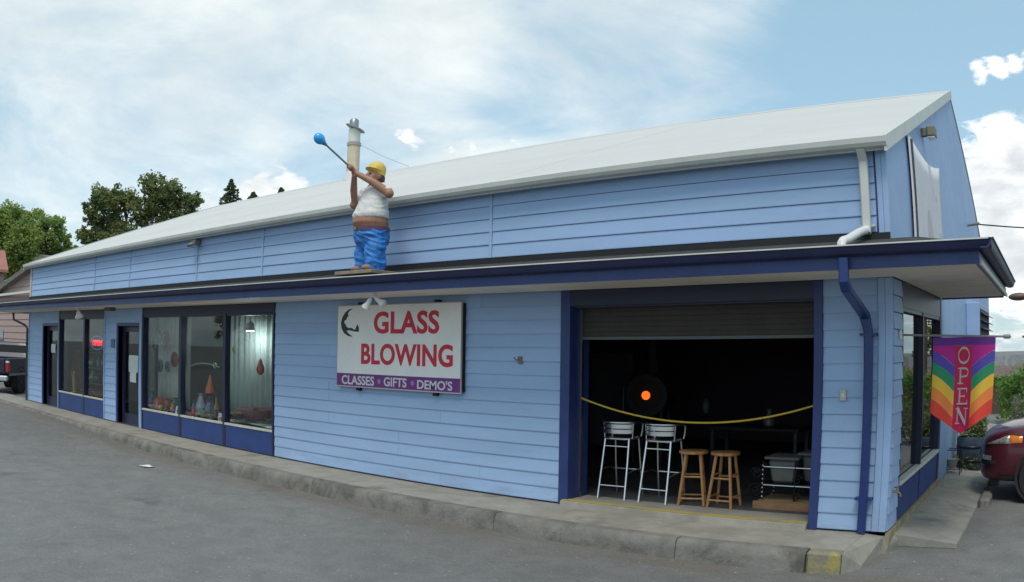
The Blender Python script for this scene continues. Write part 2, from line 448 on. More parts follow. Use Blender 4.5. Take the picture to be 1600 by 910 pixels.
def courses(x0, x1, z0, z1, parent, pitch=.160):
    n = max(1, round((z1 - z0) / pitch)); h = (z1 - z0) / n
    for i in range(n):
        cut = [x0]
        if x1 - x0 > 3: cut.append(x0 + (x1 - x0) * rb.choice((.25, .38, .52, .66, .78)))
        cut.append(x1)
        for a, b in zip(cut[:-1], cut[1:]): board(a, b, z0 + i * h, z0 + (i + 1) * h, parent, rb)
CO = .07
courses(XL + .06, D1[0] - CO, ZB, ZS, FW)
courses(D1[0] - CO, D1[1] + .02, ZD + .07, ZS, FW)
courses(W1[1] + .05, D2[0] - CO, ZB, ZS, FW)
courses(D2[0] - CO, D2[1] + .02, ZD + .07, ZS, FW)
courses(W3[1] + .03, GO[0] - .03, ZB, ZS, FW)
courses(GO[1] + .045, XR - .155, ZB, ZS, FW)
B('corner_board', M_SID, FW, (XR - .15, XR - .078, YW - .030, YW + .01, ZB, ZS), bevel=.003)
B('corner_board', M_SID, FW, (XR - .076, XR - .001, YW - .030, YW + .01, ZB, ZS), bevel=.003)
B('corner_board', M_SID, FW, (XL - .02, XL + .055, YW - .028, YW + .2, ZB, ZS), bevel=.003)
B('trim_board', M_SID, FW, (D1[1] + .025, W1[0] - .005, YW - .03, YW + .01, ZB - .02, ZS), bevel=.003)
B('trim_board', M_SID, FW, (W1[1] + .004, W1[1] + .048, YW - .03, YW + .01, ZB, ZS), bevel=.003)
B('trim_board', M_SID, FW, (D2[1] + .025, W3[0] - .005, YW - .03, YW + .01, ZB - .02, ZS), bevel=.003)

# upper wall
UW = B('upper_wall', M_BACK, SHOP, (XL + .02, XR - .02, YW + .004, YW + .15, ZS + .16, ZU1 + .02))
SEAMS = (-18.466, -16.486, -13.548, -11.384, -6.523)
cuts = [XL + .1] + list(SEAMS) + [XR - .12]
nc = 5; hh = (ZU1 - ZU0) / nc
for a, b in zip(cuts[:-1], cuts[1:]):
    for i in range(nc): board(a + .022, b - .022, ZU0 + i * hh, ZU0 + (i + 1) * hh, UW, rb, gap=.002)
for sx in SEAMS: B('seam_batten', M_SID, UW, (sx - .02, sx + .02, YW - .022, YW + .01, ZU0, ZU1))
B('corner_board', M_SID, UW, (XR - .12, XR - .062, YW - .026, YW + .01, ZU0 - .1, ZU1), bevel=.003)
B('corner_board', M_SID, UW, (XR - .060, XR - .001, YW - .026, YW + .01, ZU0 - .1, ZU1), bevel=.003)
B('corner_board', M_TRIMW, UW, (XL - .02, XL + .098, YW - .03, YW + .15, ZU0 - .1, ZU1), bevel=.003)

# gable side wall towards the side street
gp = MB()
def gz(y): return ZU1 + .02 + (APZ - .12 - ZU1) * (y - YW) / (APY - YW) if y < APY else APZ - .10 + (BKZ - .1 - APZ + .10) * (y - APY) / (BKY - APY)
GW = MB().prism([(YW + .02, ZS + .10), (11.86, ZS + .10), (11.86, .12), (BKY - .05, .12), (BKY - .05, gz(BKY - .05)), (APY, gz(APY)), (YW + .02, gz(YW + .02))], 'x', XR - .16, XR - .012).build('gable_wall', M_BACK, SHOP)
ys = [YW + .012] + [9.30, 10.52, 11.74, 12.96, 14.18, APY, 16.2, 17.4, 18.6, 19.8, BKY - .04]
for a, b in zip(ys[:-1], ys[1:]):
    zlo = ZS + .12 if b <= 11.8 else .125
    MB().prism([(a + .0025, zlo), (b - .0025, zlo), (b - .0025, gz(b)), (a + .0025, gz(a))], 'x', XR - .02, XR + rb.uniform(-.0012, .0012)).build('wall_panel', M_SID, GW)
# strip of siding between the corner and the side window, and the far jamb
SW = MB().prism(comb([(YW + .02, 8.60, ZB), (8.60, 11.66, ZS + .02), (11.66, 11.86, ZB)], 0, 0, ZS + .1), 'x', XR - .16, XR - .012).build('side_wall', M_BACK, SHOP)
for i in range(15):
    h = (ZS - ZB) / 15
    MB().prism([(XR - .02, ZB + i * h + .004), (XR + .016, ZB + i * h + .004), (XR + .003, ZB + (i + 1) * h - .004), (XR - .02, ZB + (i + 1) * h - .004)], 'y', YW + .015, 8.59).build('siding_board', M_SID, SW)
B('trim_board', M_NAVY, SW, (XR - .05, XR + .012, 11.67, 11.80, ZB, ZS), bevel=.003)

# left end wall, rear wall
B('end_wall', M_SID, SHOP, (XL - .002, XL + .15, YW + .21, BKY - .1, 0.0, ZS + .3))
MB().prism([(YW + .16, ZS + .3), (BKY - .1, ZS + .3), (BKY - .1, gz(BKY - .1)), (APY, gz(APY)), (YW + .16, gz(YW + .16))], 'x', XL, XL + .15).build('end_gable', M_SID, SHOP)
B('rear_wall', M_SID, SHOP, (XL + .151, XR - .17, BKY - .2, BKY - .06, 0.0, BKZ - .15))

# roof of long sheets with low ribs
RO = MB().prism([(YW - .13, ZU1 + .055), (APY, APZ - .05), (BKY + .1, BKZ - .05), (BKY + .1, BKZ - .11), (APY, APZ - .11), (YW - .13, ZU1 + .015)], 'x', XL - .15, XR - .03).build('roof', M_GUT, SHOP)
nb = 22; xa, xb = XL - .20, XR + .02
for i in range(nb):
    a = xa + (xb - xa) * i / nb; b = xa + (xb - xa) * (i + 1) / nb
    dz = rb.uniform(-.001, .001)
    for (ya, za, yb, zb, b2) in ((YW - .17, ZU1 + .085, APY, APZ, b), (APY + .002, APZ, BKY + .15, BKZ, min(b, XR + .012))):
        m1 = MB()
        m1.add([(a, ya, za + dz), (b2 - .001, ya, za + dz), (b2 - .001, yb, zb + dz), (a, yb, zb + dz), (a, ya, za - .03), (b2 - .001, ya, za - .03), (b2 - .001, yb, zb - .03), (a, yb, zb - .03)],
               [(0, 1, 2, 3), (4, 7, 6, 5), (0, 4, 5, 1), (1, 5, 6, 2), (2, 6, 7, 3), (3, 7, 4, 0)])
        m1.build('roof_sheet', M_ROOF, RO)
MB().prism([(APY - .20, APZ - .070), (APY, APZ + .016), (APY + .20, APZ - .085), (APY, APZ - .02)], 'x', xa - .01, XR + .012).build('ridge_cap', M_ROOF, RO)
def rake(x0, x1):
    d0, d1 = .025, -.135
    MB().prism([(YW - .20, ZU1 + .075 + d0), (APY, APZ + d0), (APY, APZ + d1), (YW - .20, ZU1 + .075 + d1)], 'x', x0, x1).build('rake_trim', M_GUT, RO)
rake(XR + .022, XR + .048); rake(XL - .235, XL - .205)
# eave fascia and gutter
MB().prism([(YW - .135, ZU1 - .030), (YW - .135, ZU1 + .05), (YW - .105, ZU1 + .05), (YW - .105, ZU1 - .030)], 'x', XL - .19, XR + .02).build('eave_fascia', M_GUT, SHOP)
MB().prism([(YW - .137, ZU1 - .012), (YW - .21, ZU1 - .005), (YW - .235, ZU1 + .03), (YW - .245, ZU1 + .082), (YW - .23, ZU1 + .082), (YW - .222, ZU1 + .035), (YW - .2, ZU1 + .008), (YW - .137, ZU1 + .002)], 'x', XL - .2, XR + .05).build('eave_gutter', M_GUT, SHOP)

# flue on the roof with its wire stay
fx, fy = -16.90, 14.9
FL = MB().lathe([(.18, 6.35), (.175, 7.50)], (fx, fy, 0), 20).build('flue', mat('buff_flue', (.55, .47, .34), .6, var=.1), SHOP, smooth=True)
MB().lathe([(.176, 7.50), (.20, 7.52), (.20, 7.60), (.17, 7.62)], (fx, fy, 0), 20).build('flue_band', mat('grey_band', (.32, .31, .29), .6), FL, smooth=True)
MB().lathe([(.165, 7.62), (.17, 7.98)], (fx, fy, 0), 20).build('flue_sleeve', M_GUT, FL, smooth=True)
mb = MB(); mb.ell((fx + .02, fy, 8.02), (.30, .30, .045), rot=Euler((0, R_(24), R_(40))).to_matrix()); mb.build('flue_plate', M_STEEL, FL, smooth=True)
MB().lathe([(.12, 8.0), (.13, 8.05), (.13, 8.25), (.09, 8.3)], (fx - .04, fy, 0), 16).build('flue_cap', M_STEEL, FL, smooth=True)
MB().tube([(fx + .2, fy, 7.55), (fx + 1.2, fy - .05, 7.05), (-14.75, APY - .05, APZ + .02)], .008, 6).build('stay_wire', mat('pale_wire', (.42, .43, .44), .5), FL)
MB().lathe([(.30, 6.5), (.182, 6.78)], (fx, fy, 0), 20).build('flue_flashing', M_ROOF, FL, smooth=True)

# ------------------------------------------------------------------ canopy
XC0 = XL - 1.55
CN = MB().add([(XC0, YF - .06, 2.865), (XCR + .06, YF - .06, 2.865), (XCR - .72, YW + .02, 3.085), (XC0, YW + .02, 3.085),
               (XC0, YF - .06, 2.815), (XCR + .06, YF - .06, 2.815), (XCR - .72, YW + .02, 3.04), (XC0, YW + .02, 3.04)],
              [(0, 1, 2, 3), (4, 7, 6, 5), (0, 4, 5, 1), (1, 5, 6, 2), (2, 6, 7, 3), (3, 7, 4, 0)]).build('canopy', M_SHING, SHOP)
MB().add([(XCR + .06, YF - .06, 2.866), (XCR + .06, YCE, 2.866), (XR + .0, YCE, 3.02), (XR + .0, YW + .05, 3.02), (XCR - .72, YW + .021, 3.086),
          (XCR + .06, YF - .06, 2.82), (XCR + .06, YCE, 2.82), (XR, YCE, 2.97), (XR, YW + .05, 2.97), (XCR - .72, YW + .021, 3.04)],
         [(0, 1, 2, 3, 4), (9, 8, 7, 6, 5), (0, 5, 6, 1), (1, 6, 7, 2), (2, 7, 8, 3), (3, 8, 9, 4), (4, 9, 5, 0)]).build('canopy_return', M_SHING, CN)
B('flashing', mat('black_flashing', (.012, .012, .013), .7), CN, (XL + .0, XR - .0, YW - .045, YW - .031, 3.04, ZU0 - .012))
# off-white drip edge along the gutter lip
B('drip_edge', M_GUT, CN, (XC0, XCR + .10, YF - .135, YF - .125, 2.893, 2.905))
# fascia boards
for a, b in ((XC0, -18.6), (-18.6, -12.4), (-12.4, -6.2), (-6.2, XCR)):
    B('fascia_board', M_NAVY, CN, (a + .001, b - .001, YF, YF + .035, ZF0, 2.845))
B('fascia_board', M_NAVY, CN, (XCR - .035, XCR, YF + .036, YCE, ZF0, 2.815))
B('fascia_board', M_TRIMW, CN, (XCR + .001, XCR + .02, YF + .03, YCE + .02, ZF0 - .01, 2.74))
B('fascia_board', M_NAVY, CN, (XC0 - .03, XC0 - .002, YF, YW + 1.0, ZF0, 2.815))
B('fascia_board', M_FRAME, CN, (XR + .02, XCR - .036, YCE - .03, YCE, ZF0 - .02, 2.90))
# gutter with a rounded face, front and side
gprof = [(0, 2.79), (-.05, 2.785), (-.085, 2.80), (-.098, 2.83), (-.11, 2.875), (-.125, 2.893), (-.125, 2.905), (-.108, 2.905), (-.09, 2.875), (-.08, 2.835), (-.06, 2.81), (0, 2.81)]
gprof = [(a, 2.905 - (2.905 - z) * .74) for a, z in gprof]
MB().prism([(YF - .002 + a, z) for a, z in gprof], 'x', XC0, XCR + .125).build('gutter', M_NAVYG, CN)
MB().prism([(XCR + .022 - a, z + .001) for a, z in gprof], 'y', YF - .12, YCE + .05).build('gutter', M_NAVYG, CN)
# soffit panels
sx = [XC0, -22.0, -19.56, -17.12, -14.68, -12.24, -9.8, -7.36, -4.92, -2.48, XCR - .037]
for a, b in zip(sx[:-1], sx[1:]):
    B('soffit_panel', M_SOFF, CN, (a + .002, b - .002, YF + .037, YW - .032, ZS + .004, ZS + .02))
for a, b in ((YW - .03, 9.6), (9.6, YCE - .035)):
    B('soffit_panel', M_SOFF, CN, (XR + .022, XCR - .037, a + .002, b - .002, ZS + .004, ZS + .02))

# ------------------------------------------------------------------ display windows and doors
def window(name_x0, x1, divs, sill, head, label):
    """front window group: blue panels below, sill, frame, panes, dark header"""
    x0 = name_x0
    w = bpy.data.objects.new('window', None); COL.objects.link(w); adopt(w, SHOP); w['label'] = label
    WORLDPOS[w.name] = Vector((0, 0, 0))
    edges = [x0] + list(divs) + [x1]
    for a, b in zip(edges[:-1], edges[1:]):
        B('lower_panel', M_BLUE, w, (a + .006, b - .006, YW - .004, YW + .05, SLAB + .02, sill - .035), bevel=.003)
        MB().box(a + .05, b - .05, YW + .055, YW + .062, sill + .03, head - .03).build('pane', M_GLASS, w)
        B('sill', M_TRIMW, w, (a + .03, b - .03, YW - .022, YW + .052, sill - .033, sill + .004), bevel=.004)
    fr = MB()
    for e in edges:
        fr.box(e - .045 if e != x0 else e, e + .045 if e != x1 else e, YW - .012, YW + .10, SLAB + .02, head)
    fr.box(x0 + .0455, x1 - .0455, YW + .0, YW + .10, head - .04, head)
    fr.build('frame', M_FRAME, w)
    B('header_board', M_FRAME, w, (x0, x1, YW - .008, YW + .09, head + .002, ZS + .01))
    B('base_board', M_FRAME, w, (x0 + .0455, x1 - .0455, YW + .01, YW + .09, SLAB - .005, SLAB + .02))
    return w
def xw(px, py=600): return on_y(px, py, YW).x
window(W1[0], W1[1], (xw(131, 560),), on_y(130, 618, YW).z, 2.53, 'shop window with the red neon sign')
window(W3[0], W3[1], (xw(281), xw(350)), .630, 2.545, 'three wide display windows filled with glassware')
def door(x0, x1, label):
    d = bpy.data.objects.new('door', None); COL.objects.link(d); adopt(d, SHOP); d['label'] = label
    yi = YW + .10
    B('frame', M_NAVY, d, (x0 - CO + .002, x0, YW - .03, yi + .06, SLAB + .003, ZD + .068), (x1, x1 + .023, YW - .026, yi + .06, SLAB + .003, ZD + .068), (x0 + .001, x1 - .001, YW - .03, yi + .06, ZD, ZD + .068))
    B('leaf', M_FRAME, d, (x0 + .004, x0 + .11, yi, yi + .045, SLAB + .01, ZD - .004), (x1 - .11, x1 - .004, yi, yi + .045, SLAB + .01, ZD - .004),
      (x0 + .112, x1 - .112, yi, yi + .045, SLAB + .01, SLAB + .24), (x0 + .112, x1 - .112, yi, yi + .045, ZD - .12, ZD - .004))
    MB().box(x0 + .10, x1 - .10, yi + .02, yi + .026, SLAB + .22, ZD - .10).build('pane', M_GLASS, d)
    mb = MB().tube([(x1 - .06, yi - .005, 1.05), (x1 - .06, yi - .06, 1.07), (x1 - .06, yi - .06, 1.33), (x1 - .06, yi - .005, 1.35)], .012, 8)
    mb.build('handle', M_ALU, d, smooth=True)
    B('threshold', M_STEEL, d, (x0 - CO, x1 + .02, YW - .02, yi + .05, SLAB + .0005, SLAB + .016))
    return d
door(D1[0], D1[1], 'glazed navy door by the far end of the shop')
door(D2[0], D2[1], 'glazed navy door with notices on the glass')
def paper(x, z, w, h, y, label, tilt=0.0, mtl=None):
    mb = MB()
    n = 5
    for i in range(n + 1):
        t = i / n; bow = .006 * math.sin(t * 3.1)
        mb.v += [(x - w / 2 + tilt * t * h, y - bow, z + h * t), (x + w / 2 + tilt * t * h, y - bow - .004, z + h * t)]
    k = len(mb.v)
    mb.v += [(a, b + .0015, c) for a, b, c in mb.v]
    mb.f = [(2 * i, 2 * i + 1, 2 * i + 3, 2 * i + 2) for i in range(n)] + [(k + 2 * i, k + 2 * i + 2, k + 2 * i + 3, k + 2 * i + 1) for i in range(n)]
    o = mb.build('notice', mtl or mat('notice_paper', (.62, .66, .62), .8, var=.12, vscale=20), None)
    return tag(o, label, 'notice')
for px0, py0, px1, py1, lb in ((201, 556, 216, 581, 'larger pale paper notice taped inside the second door'), (203, 582, 213, 597, 'small white card taped under the larger notice on the door')):
    a, b = on_y(px0, py1, YW + .11), on_y(px1, py0, YW + .11)
    paper((a.x + b.x) / 2, a.z, b.x - a.x, b.z - a.z, YW + .113, lb, .02)
a, b = on_y(80, 551, YW + .11), on_y(87, 538, YW + .11)
paper((a.x + b.x) / 2, a.z, b.x - a.x, b.z - a.z, YW + .113, 'small pale notice taped on the far end door')

# ------------------------------------------------------------------ garage opening with a raised roll-up door
GD = bpy.data.objects.new('doorway', None); COL.objects.link(GD); adopt(GD, SHOP); GD['label'] = 'wide navy framed garage opening'
B('jamb', M_NAVY, GD, (GO[0] - .03, GO[0] + .10, YW - .03, YW + .40, ZB - .02, ZS + .001), bevel=.004)
B('jamb', M_NAVY, GD, (GO[1] - .05, GO[1] + .044, YW - .03, YW + .40, ZB - .02, ZS + .001), bevel=.004)
B('header_board', M_FRAME, GD, (GO[0] + .101, GO[1] - .051, YW - .022, YW + .03, 2.52, ZS + .001))  # darker than the jambs: the header's shade is put into its colour
B('header_board', M_FRAME, GD, (GO[0] + .101, GO[1] - .051, YW + .031, YW + .30, 2.50, ZS))
B('door_track', M_STEEL, GD, (GO[0] + .101, GO[0] + .125, YW + .20, YW + .24, .27, 2.5))
B('door_track', M_STEEL, GD, (GO[1] - .085, GO[1] - .052, YW + .20, YW + .24, .27, 2.5))
th = MB().prism([(YW - .10, SLAB - .02), (YW - .085, SLAB + .055), (YW - .06, SLAB + .066), (YW + .40, SLAB + .066), (YW + .40, SLAB - .02)], 'x', GO[0] + .04, GO[1] - .055)
th.build('threshold', M_CONC, GD)
B('painted_edge', mat('yellow_edge_paint', (.42, .33, .07), .85, bump=.3, extra=weather((.27, .24, .16), 5, .50, .66, .8)), GD, (GO[0] + .05, GO[1] - .06, YW - .066, YW + .03, SLAB + .067, SLAB + .072))
RD = bpy.data.objects.new('roll_up_door', None); COL.objects.link(RD); adopt(RD, SHOP)
M_SLAT = mat('dark_brown_slat', (.052, .045, .038), .75, var=.12, vscale=3)  # one even dark brown over all slats
for i in range(6):
    z = 2.17 + i * .058
    MB().prism([(YW + .2025, z + .001), (YW + .200, z + .012), (YW + .200, z + .046), (YW + .2025, z + .057), (YW + .225, z + .056), (YW + .225, z + .002)], 'x', GO[0] + .128, GO[1] - .088).build('slat', M_SLAT, RD)
B('bottom_bar', mat('dull_bar', (.12, .125, .13), .6), RD, (GO[0] + .128, GO[1] - .088, YW + .19, YW + .235, 2.135, 2.171), bevel=.004)

# interior rooms: dark workshop and showroom
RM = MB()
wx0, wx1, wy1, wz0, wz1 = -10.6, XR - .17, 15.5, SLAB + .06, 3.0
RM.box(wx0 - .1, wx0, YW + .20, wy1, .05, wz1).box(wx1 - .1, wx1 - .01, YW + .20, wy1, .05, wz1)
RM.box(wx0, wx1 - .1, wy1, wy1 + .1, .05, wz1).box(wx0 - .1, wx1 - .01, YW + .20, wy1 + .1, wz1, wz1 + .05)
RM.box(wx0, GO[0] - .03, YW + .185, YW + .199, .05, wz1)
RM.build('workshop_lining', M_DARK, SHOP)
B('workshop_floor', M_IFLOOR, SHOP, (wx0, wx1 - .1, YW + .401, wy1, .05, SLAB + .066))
SR = MB()
SR.box(XL + .16, XL + .2, YW + .2, 13.0, .05, 3.0).box(XL + .2, -10.75, 13.0, 13.1, .05, 3.0).box(-10.8, -10.75, YW + .2, 13.0, .05, 3.0).box(XL + .16, -10.75, YW + .2, 13.1, 3.0, 3.05)
SR.build('showroom_lining', mat('showroom_wall', (.34, .33, .32), .8), SHOP)
B('showroom_floor', M_IFLOOR, SHOP, (XL + .2, -10.8, YW + .19, 13.0, .05, SLAB + .01))

# ------------------------------------------------------------------ downspouts
def downspout(name, pts, w, d, mtl, label):
    """rectangular pipe with mitred bends; first direction decides the section"""
    mb = MB(); pts = [Vector(p) for p in pts]; rings = []
    ax = Vector((1, 0, 0))
    for i, p in enumerate(pts):
        t = (pts[min(i + 1, len(pts) - 1)] - pts[max(i - 1, 0)]).normalized()
        u = (ax - t * ax.dot(t))
        u = u.normalized() if u.length > .05 else Vector((0, 0, 1))
        n_ = t.cross(u).normalized()
        k = 1.0
        if 0 < i < len(pts) - 1:
            a, b = (pts[i] - pts[i - 1]).normalized(), (pts[i + 1] - pts[i]).normalized()
            k = 1 / max(.5, math.cos(a.angle(b) / 2))
        rings.append([p + u * (w / 2 * sx_) * k + n_ * (d / 2 * sy_) for sx_, sy_ in ((-1, -.7), (-.7, -1), (.7, -1), (1, -.7), (1, .7), (.7, 1), (-.7, 1), (-1, .7))])
    vv = [q for r in rings for q in r]; n = 8
    ff = [(i * n + j, i * n + (j + 1) % n, (i + 1) * n + (j + 1) % n, (i + 1) * n + j) for i in range(len(rings) - 1) for j in range(n)]
    ff += [tuple(range(n)), tuple(range(len(vv) - 1, len(vv) - n - 1, -1))]
    o = mb.add(vv, ff).build(name, mtl, SHOP)
    o['label'] = label
    return o
M_SPOUT = mat('navy_spout_paint', (.014, .034, .15), .35, var=.1)
ds = downspout('downspout', [(-1.815, YW - .17, ZU1 + .0), (-1.815, YW - .075, ZU1 - .12), (-1.815, YW - .075, 3.20), (-1.815, YW - .095, 3.13)], .085, .075, M_GUT, 'off-white downspout on the upper wall')
sp = MB().tube([(-1.815, YW - .085, 3.165), (-1.84, YW - .30, 3.115), (-1.85, YF + .16, 2.985), (-1.85, YF - .0, 2.955), (-1.85, YF - .055, 2.93), (-1.85, YF - .062, 2.87)], .042, 10)
sp.build('elbow', M_WHT, ds, smooth=True)
B('strap', M_GUT, ds, (-1.90, -1.73, YW - .05, YW - .025, 3.20, 3.22))
g0 = on_y(1316, 402, YF - .10); g1 = on_y(1318, 440, YF - .08); g2 = on_y(1356, 494, YW - .075); g3 = on_y(1357, 520, YW - .075); g4 = on_y(1345, 836, YW - .075)
xd = g3.x
ds2 = downspout('downspout', [(g0.x, YF - .055, 2.80), (g0.x, YF - .055, g1.z), (g0.x + .01, YF - .02, g1.z - .06), (xd - .03, YW - .10, g2.z), (xd, YW - .075, g3.z), (xd, YW - .075, SLAB + .02)], .085, .07, M_SPOUT, 'navy downspout beside the garage opening')
B('strap', M_SPOUT, ds2, (xd - .085, xd + .085, YW - .113, YW - .106, g3.z - .03, g3.z - .005), (xd - .085, xd - .045, YW - .105, YW - .02, g3.z - .03, g3.z - .005), (xd + .045, xd + .085, YW - .105, YW - .02, g3.z - .03, g3.z - .005))
zz = on_y(1348, 779, YW - .1).z
B('strap', M_SPOUT, ds2, (xd - .085, xd + .085, YW - .113, YW - .106, zz - .02, zz + .005), (xd - .085, xd - .045, YW - .105, YW - .02, zz - .02, zz + .005), (xd + .045, xd + .085, YW - .105, YW - .02, zz - .02, zz + .005))

# ------------------------------------------------------------------ side window
SWN = bpy.data.objects.new('window', None); COL.objects.link(SWN); adopt(SWN, SHOP); SWN['label'] = 'side window with navy panels below'
ye = [8.61, 10.06, 11.66]
for a, b in zip(ye[:-1], ye[1:]):
    B('lower_panel', M_BLUE, SWN, (XR - .06, XR + .002, a + .02, b - .02, ZB - .01, .60), bevel=.003)
    MB().box(XR - .062, XR - .056, a + .05, b - .05, .66, 2.42).build('pane', M_GLASSS, SWN)
    B('sill', M_TRIMW, SWN, (XR - .058, XR + .03, a + .02, b - .02, .602, .645), bevel=.004)
fr = MB()
for e in ye: fr.box(XR - .1, XR + .008, e - .03 if e > 8.62 else e, e + .03 if e < 11.6 else e, ZB, 2.44)
fr.box(XR - .1, XR - .0, 8.64, 11.63, 2.40, 2.44)
fr.build('frame', M_FRAME, SWN)
B('header_board', M_FRAME, SWN, (XR - .09, XR + .006, 8.61, 11.66, 2.442, ZS + .01))

# ------------------------------------------------------------------ lettering
def text_mesh(txt, x0, x1, z0, z1, y, thick, material, parent, bold=.03, name='lettering', spacing=1.0, facing='front'):
    cu = bpy.data.curves.new('t', 'FONT'); cu.body = txt; cu.offset = bold; cu.extrude = .5; cu.resolution_u = 4
    cu.space_character = spacing
    o = bpy.data.objects.new('t', cu); COL.objects.link(o)
    dg = bpy.context.evaluated_depsgraph_get()
    me = bpy.data.meshes.new_from_object(o.evaluated_get(dg))
    bpy.data.objects.remove(o); bpy.data.curves.remove(cu)
    xs_ = [q.co.x for q in me.vertices]; ys_ = [q.co.y for q in me.vertices]
    ax, bx, ay, by = min(xs_), max(xs_), min(ys_), max(ys_)
    for q in me.vertices:
        u, w_ = (q.co.x - ax) / (bx - ax), (q.co.y - ay) / (by - ay)
        d = thick * (q.co.z + .5)
        if facing == 'front': q.co = (x0 + u * (x1 - x0), y - d, z0 + w_ * (z1 - z0))
        else: q.co = (y + d, x0 + u * (x1 - x0), z0 + w_ * (z1 - z0))
    me.materials.clear(); me.name = name
    return link(name, me, material, parent)

# ------------------------------------------------------------------ main sign board
YS = YW - .075
sx0, sx1 = on_y(526.5, 540, YS).x, on_y(721, 540, YS).x
sz0, sz1 = on_y(624, 609.5, YS).z, on_y(624, 474.5, YS).z
SG = thing('sign_board', 'white board lettered GLASS BLOWING over a purple strip on blue siding', 'sign', ((sx0 + sx1) / 2, YS, sz0))
zb = on_y(526, 582.5, YS).z
B('panel', M_WHITE, SG, (sx0 + .012, sx1 - .012, YS, YS + .02, zb + .001, sz1 - .012))
B('purple_strip', M_PURP, SG, (sx0 + .012, sx1 - .012, YS, YS + .02, sz0 + .012, zb - .001))
M_SEDGE = mat('sign_edge', (.42, .40, .42), .5)
B('frame', M_SEDGE, SG, (sx0, sx1, YS - .004, YS + .022, sz0 - .006, sz0 + .011))
B('frame', M_SEDGE, SG, (sx0, sx1, YS - .004, YS + .022, sz1 - .011, sz1))
B('frame', M_SEDGE, SG, (sx0, sx0 + .011, YS - .004, YS + .022, sz0 + .0115, sz1 - .0115))
B('frame', M_SEDGE, SG, (sx1 - .011, sx1, YS - .004, YS + .022, sz0 + .0115, sz1 - .0115))
B('backing_frame', M_IRON, SG, (sx0 - .008, sx1 + .02, YS + .0225, YW - .020, sz0 + .02, sz1 - .02))
def sp_(cx, cy_): return on_y(500 + cx / 4.55, 440 + cy_ / 4.55, YS)
def word(t, l, tl, bl, r, m, bold, sp=1.0):
    a, b, c = sp_(l, tl), sp_(l, bl), sp_(r, tl)
    return text_mesh(t, a.x, c.x, b.z, a.z, YS - .0005, .004, m, SG, bold, spacing=sp)
word('GLASS', 385, 215, 372, 850, M_RED, .028, 1.03)
word('BLOWING', 295, 440, 588, 946, M_RED, .028, 1.03)
word('CLASSES', 156, 664, 728, 386, M_PALE, .022)
word('GIFTS', 455, 680, 745, 617, M_PALE, .022)
word("DEMO'S", 692, 698, 764, 942, M_PALE, .022)
for cx, c2 in ((420, 712), (657, 724)):
    p = sp_(cx, c2)
    mb = MB()
    for k in range(6):
        a = k * math.pi / 3
        mb.ell((p.x + .022 * math.cos(a), YS - .001, p.z + .022 * math.sin(a)), (.016, .003, .016), 8, 4)
    mb.ell((p.x, YS - .001, p.z), (.02, .004, .02), 8, 4)
    mb.build('flower_mark', M_LILAC, SG)
# crescent emblem with a ragged inner edge
pts = []
re_ = random.Random(5)
outer = [(236, 194), (205, 200), (180, 222), (160, 255), (150, 295), (155, 335), (172, 368), (200, 388), (232, 394)]
inner = [(222, 384), (206, 374), (190, 352), (205, 346), (228, 352), (250, 357), (276, 358), (277, 330), (268, 306), (258, 322), (252, 344), (238, 340), (224, 330), (206, 332), (188, 322), (182, 305), (172, 296), (176, 278), (190, 270), (192, 256), (204, 246), (198, 232), (206, 214), (222, 202)]
pl = [sp_(*p) for p in outer + inner]
bm = bmesh.new()
vs1 = [bm.verts.new((p.x, YS - .004, p.z)) for p in pl]
fc = bm.faces.new(vs1); bm.normal_update(); bmesh.ops.triangulate(bm, faces=[fc])
r_ = bmesh.ops.extrude_face_region(bm, geom=list(bm.faces)); bmesh.ops.translate(bm, verts=[q for q in r_['geom'] if isinstance(q, bmesh.types.BMVert)], vec=(0, .0035, 0))
bmesh.ops.recalc_face_normals(bm, faces=bm.faces)
me = bpy.data.meshes.new('emblem'); bm.to_mesh(me); bm.free()
link('emblem', me, M_INK, SG)
for px_ in (562, 682):
    q_ = on_y(px_, 470, YS).x
    B('bracket', M_IRON, SG, (q_ - .035, q_ + .035, YS - .004, YW - .02, sz1 + .002, sz1 + .035))
    q_ = on_y(px_ - 3, 610, YS).x
    B('bracket', M_IRON, SG, (q_ - .03, q_ + .03, YS - .004, YW - .02, sz0 - .05, sz0 - .008))

# ------------------------------------------------------------------ twin floodlights
def floodlight(loc, label, aims, wall=False, s=1.0):
    L = thing('floodlight', label, 'floodlight', loc, 'twin floodlights on the shop')
    c = Vector(loc)
    if wall: MB().lathe([(.055 * s, .0), (.055 * s, -.03 * s)], c, 14, 'y').build('base', M_WHT, L, smooth=True)
    else: MB().lathe([(.055 * s, 0), (.055 * s, -.03 * s)], c, 14).build('base', M_WHT, L, smooth=True)
    st = c + (Vector((0, -.03 * s, 0)) if wall else Vector((0, 0, -.03 * s)))
    for a in aims:
        d = Vector(a).normalized()
        e = st + d * .20 * s
        MB().tube([st, st + d * .05 * s], .012 * s, 8).build('arm', M_WHT, L, smooth=True)
        MB().tube([st + d * .05 * s, st + d * .07 * s, st + d * .13 * s, st + d * .17 * s, e], [.02 * s, .03 * s, .035 * s, .058 * s, .060 * s], 14).build('lamp', M_WHT, L, smooth=True)
        MB().ell(e, (.053 * s, .053 * s, .02 * s), 12, 6, d.to_track_quat('Z', 'Y').to_matrix()).build('lens', mat('lamp_lens', (.78, .78, .76), .2), L, smooth=True)
    return L
p = on_y(582, 461, YF + .14)
floodlight((p.x, YF + .14, ZS + .003), 'white twin floodlight under the canopy above the white sign', ((-.45, -.20, -.85), (.70, .42, -.62)), s=.95)
p = on_y(122, 482, YF + .3)
floodlight((p.x, YF + .3, ZS + .003), 'white twin floodlight under the canopy above the neon window', ((-.5, .2, -.8), (.6, .1, -.7)), s=1.1)
p = on_y(176, 487, YF + .6)
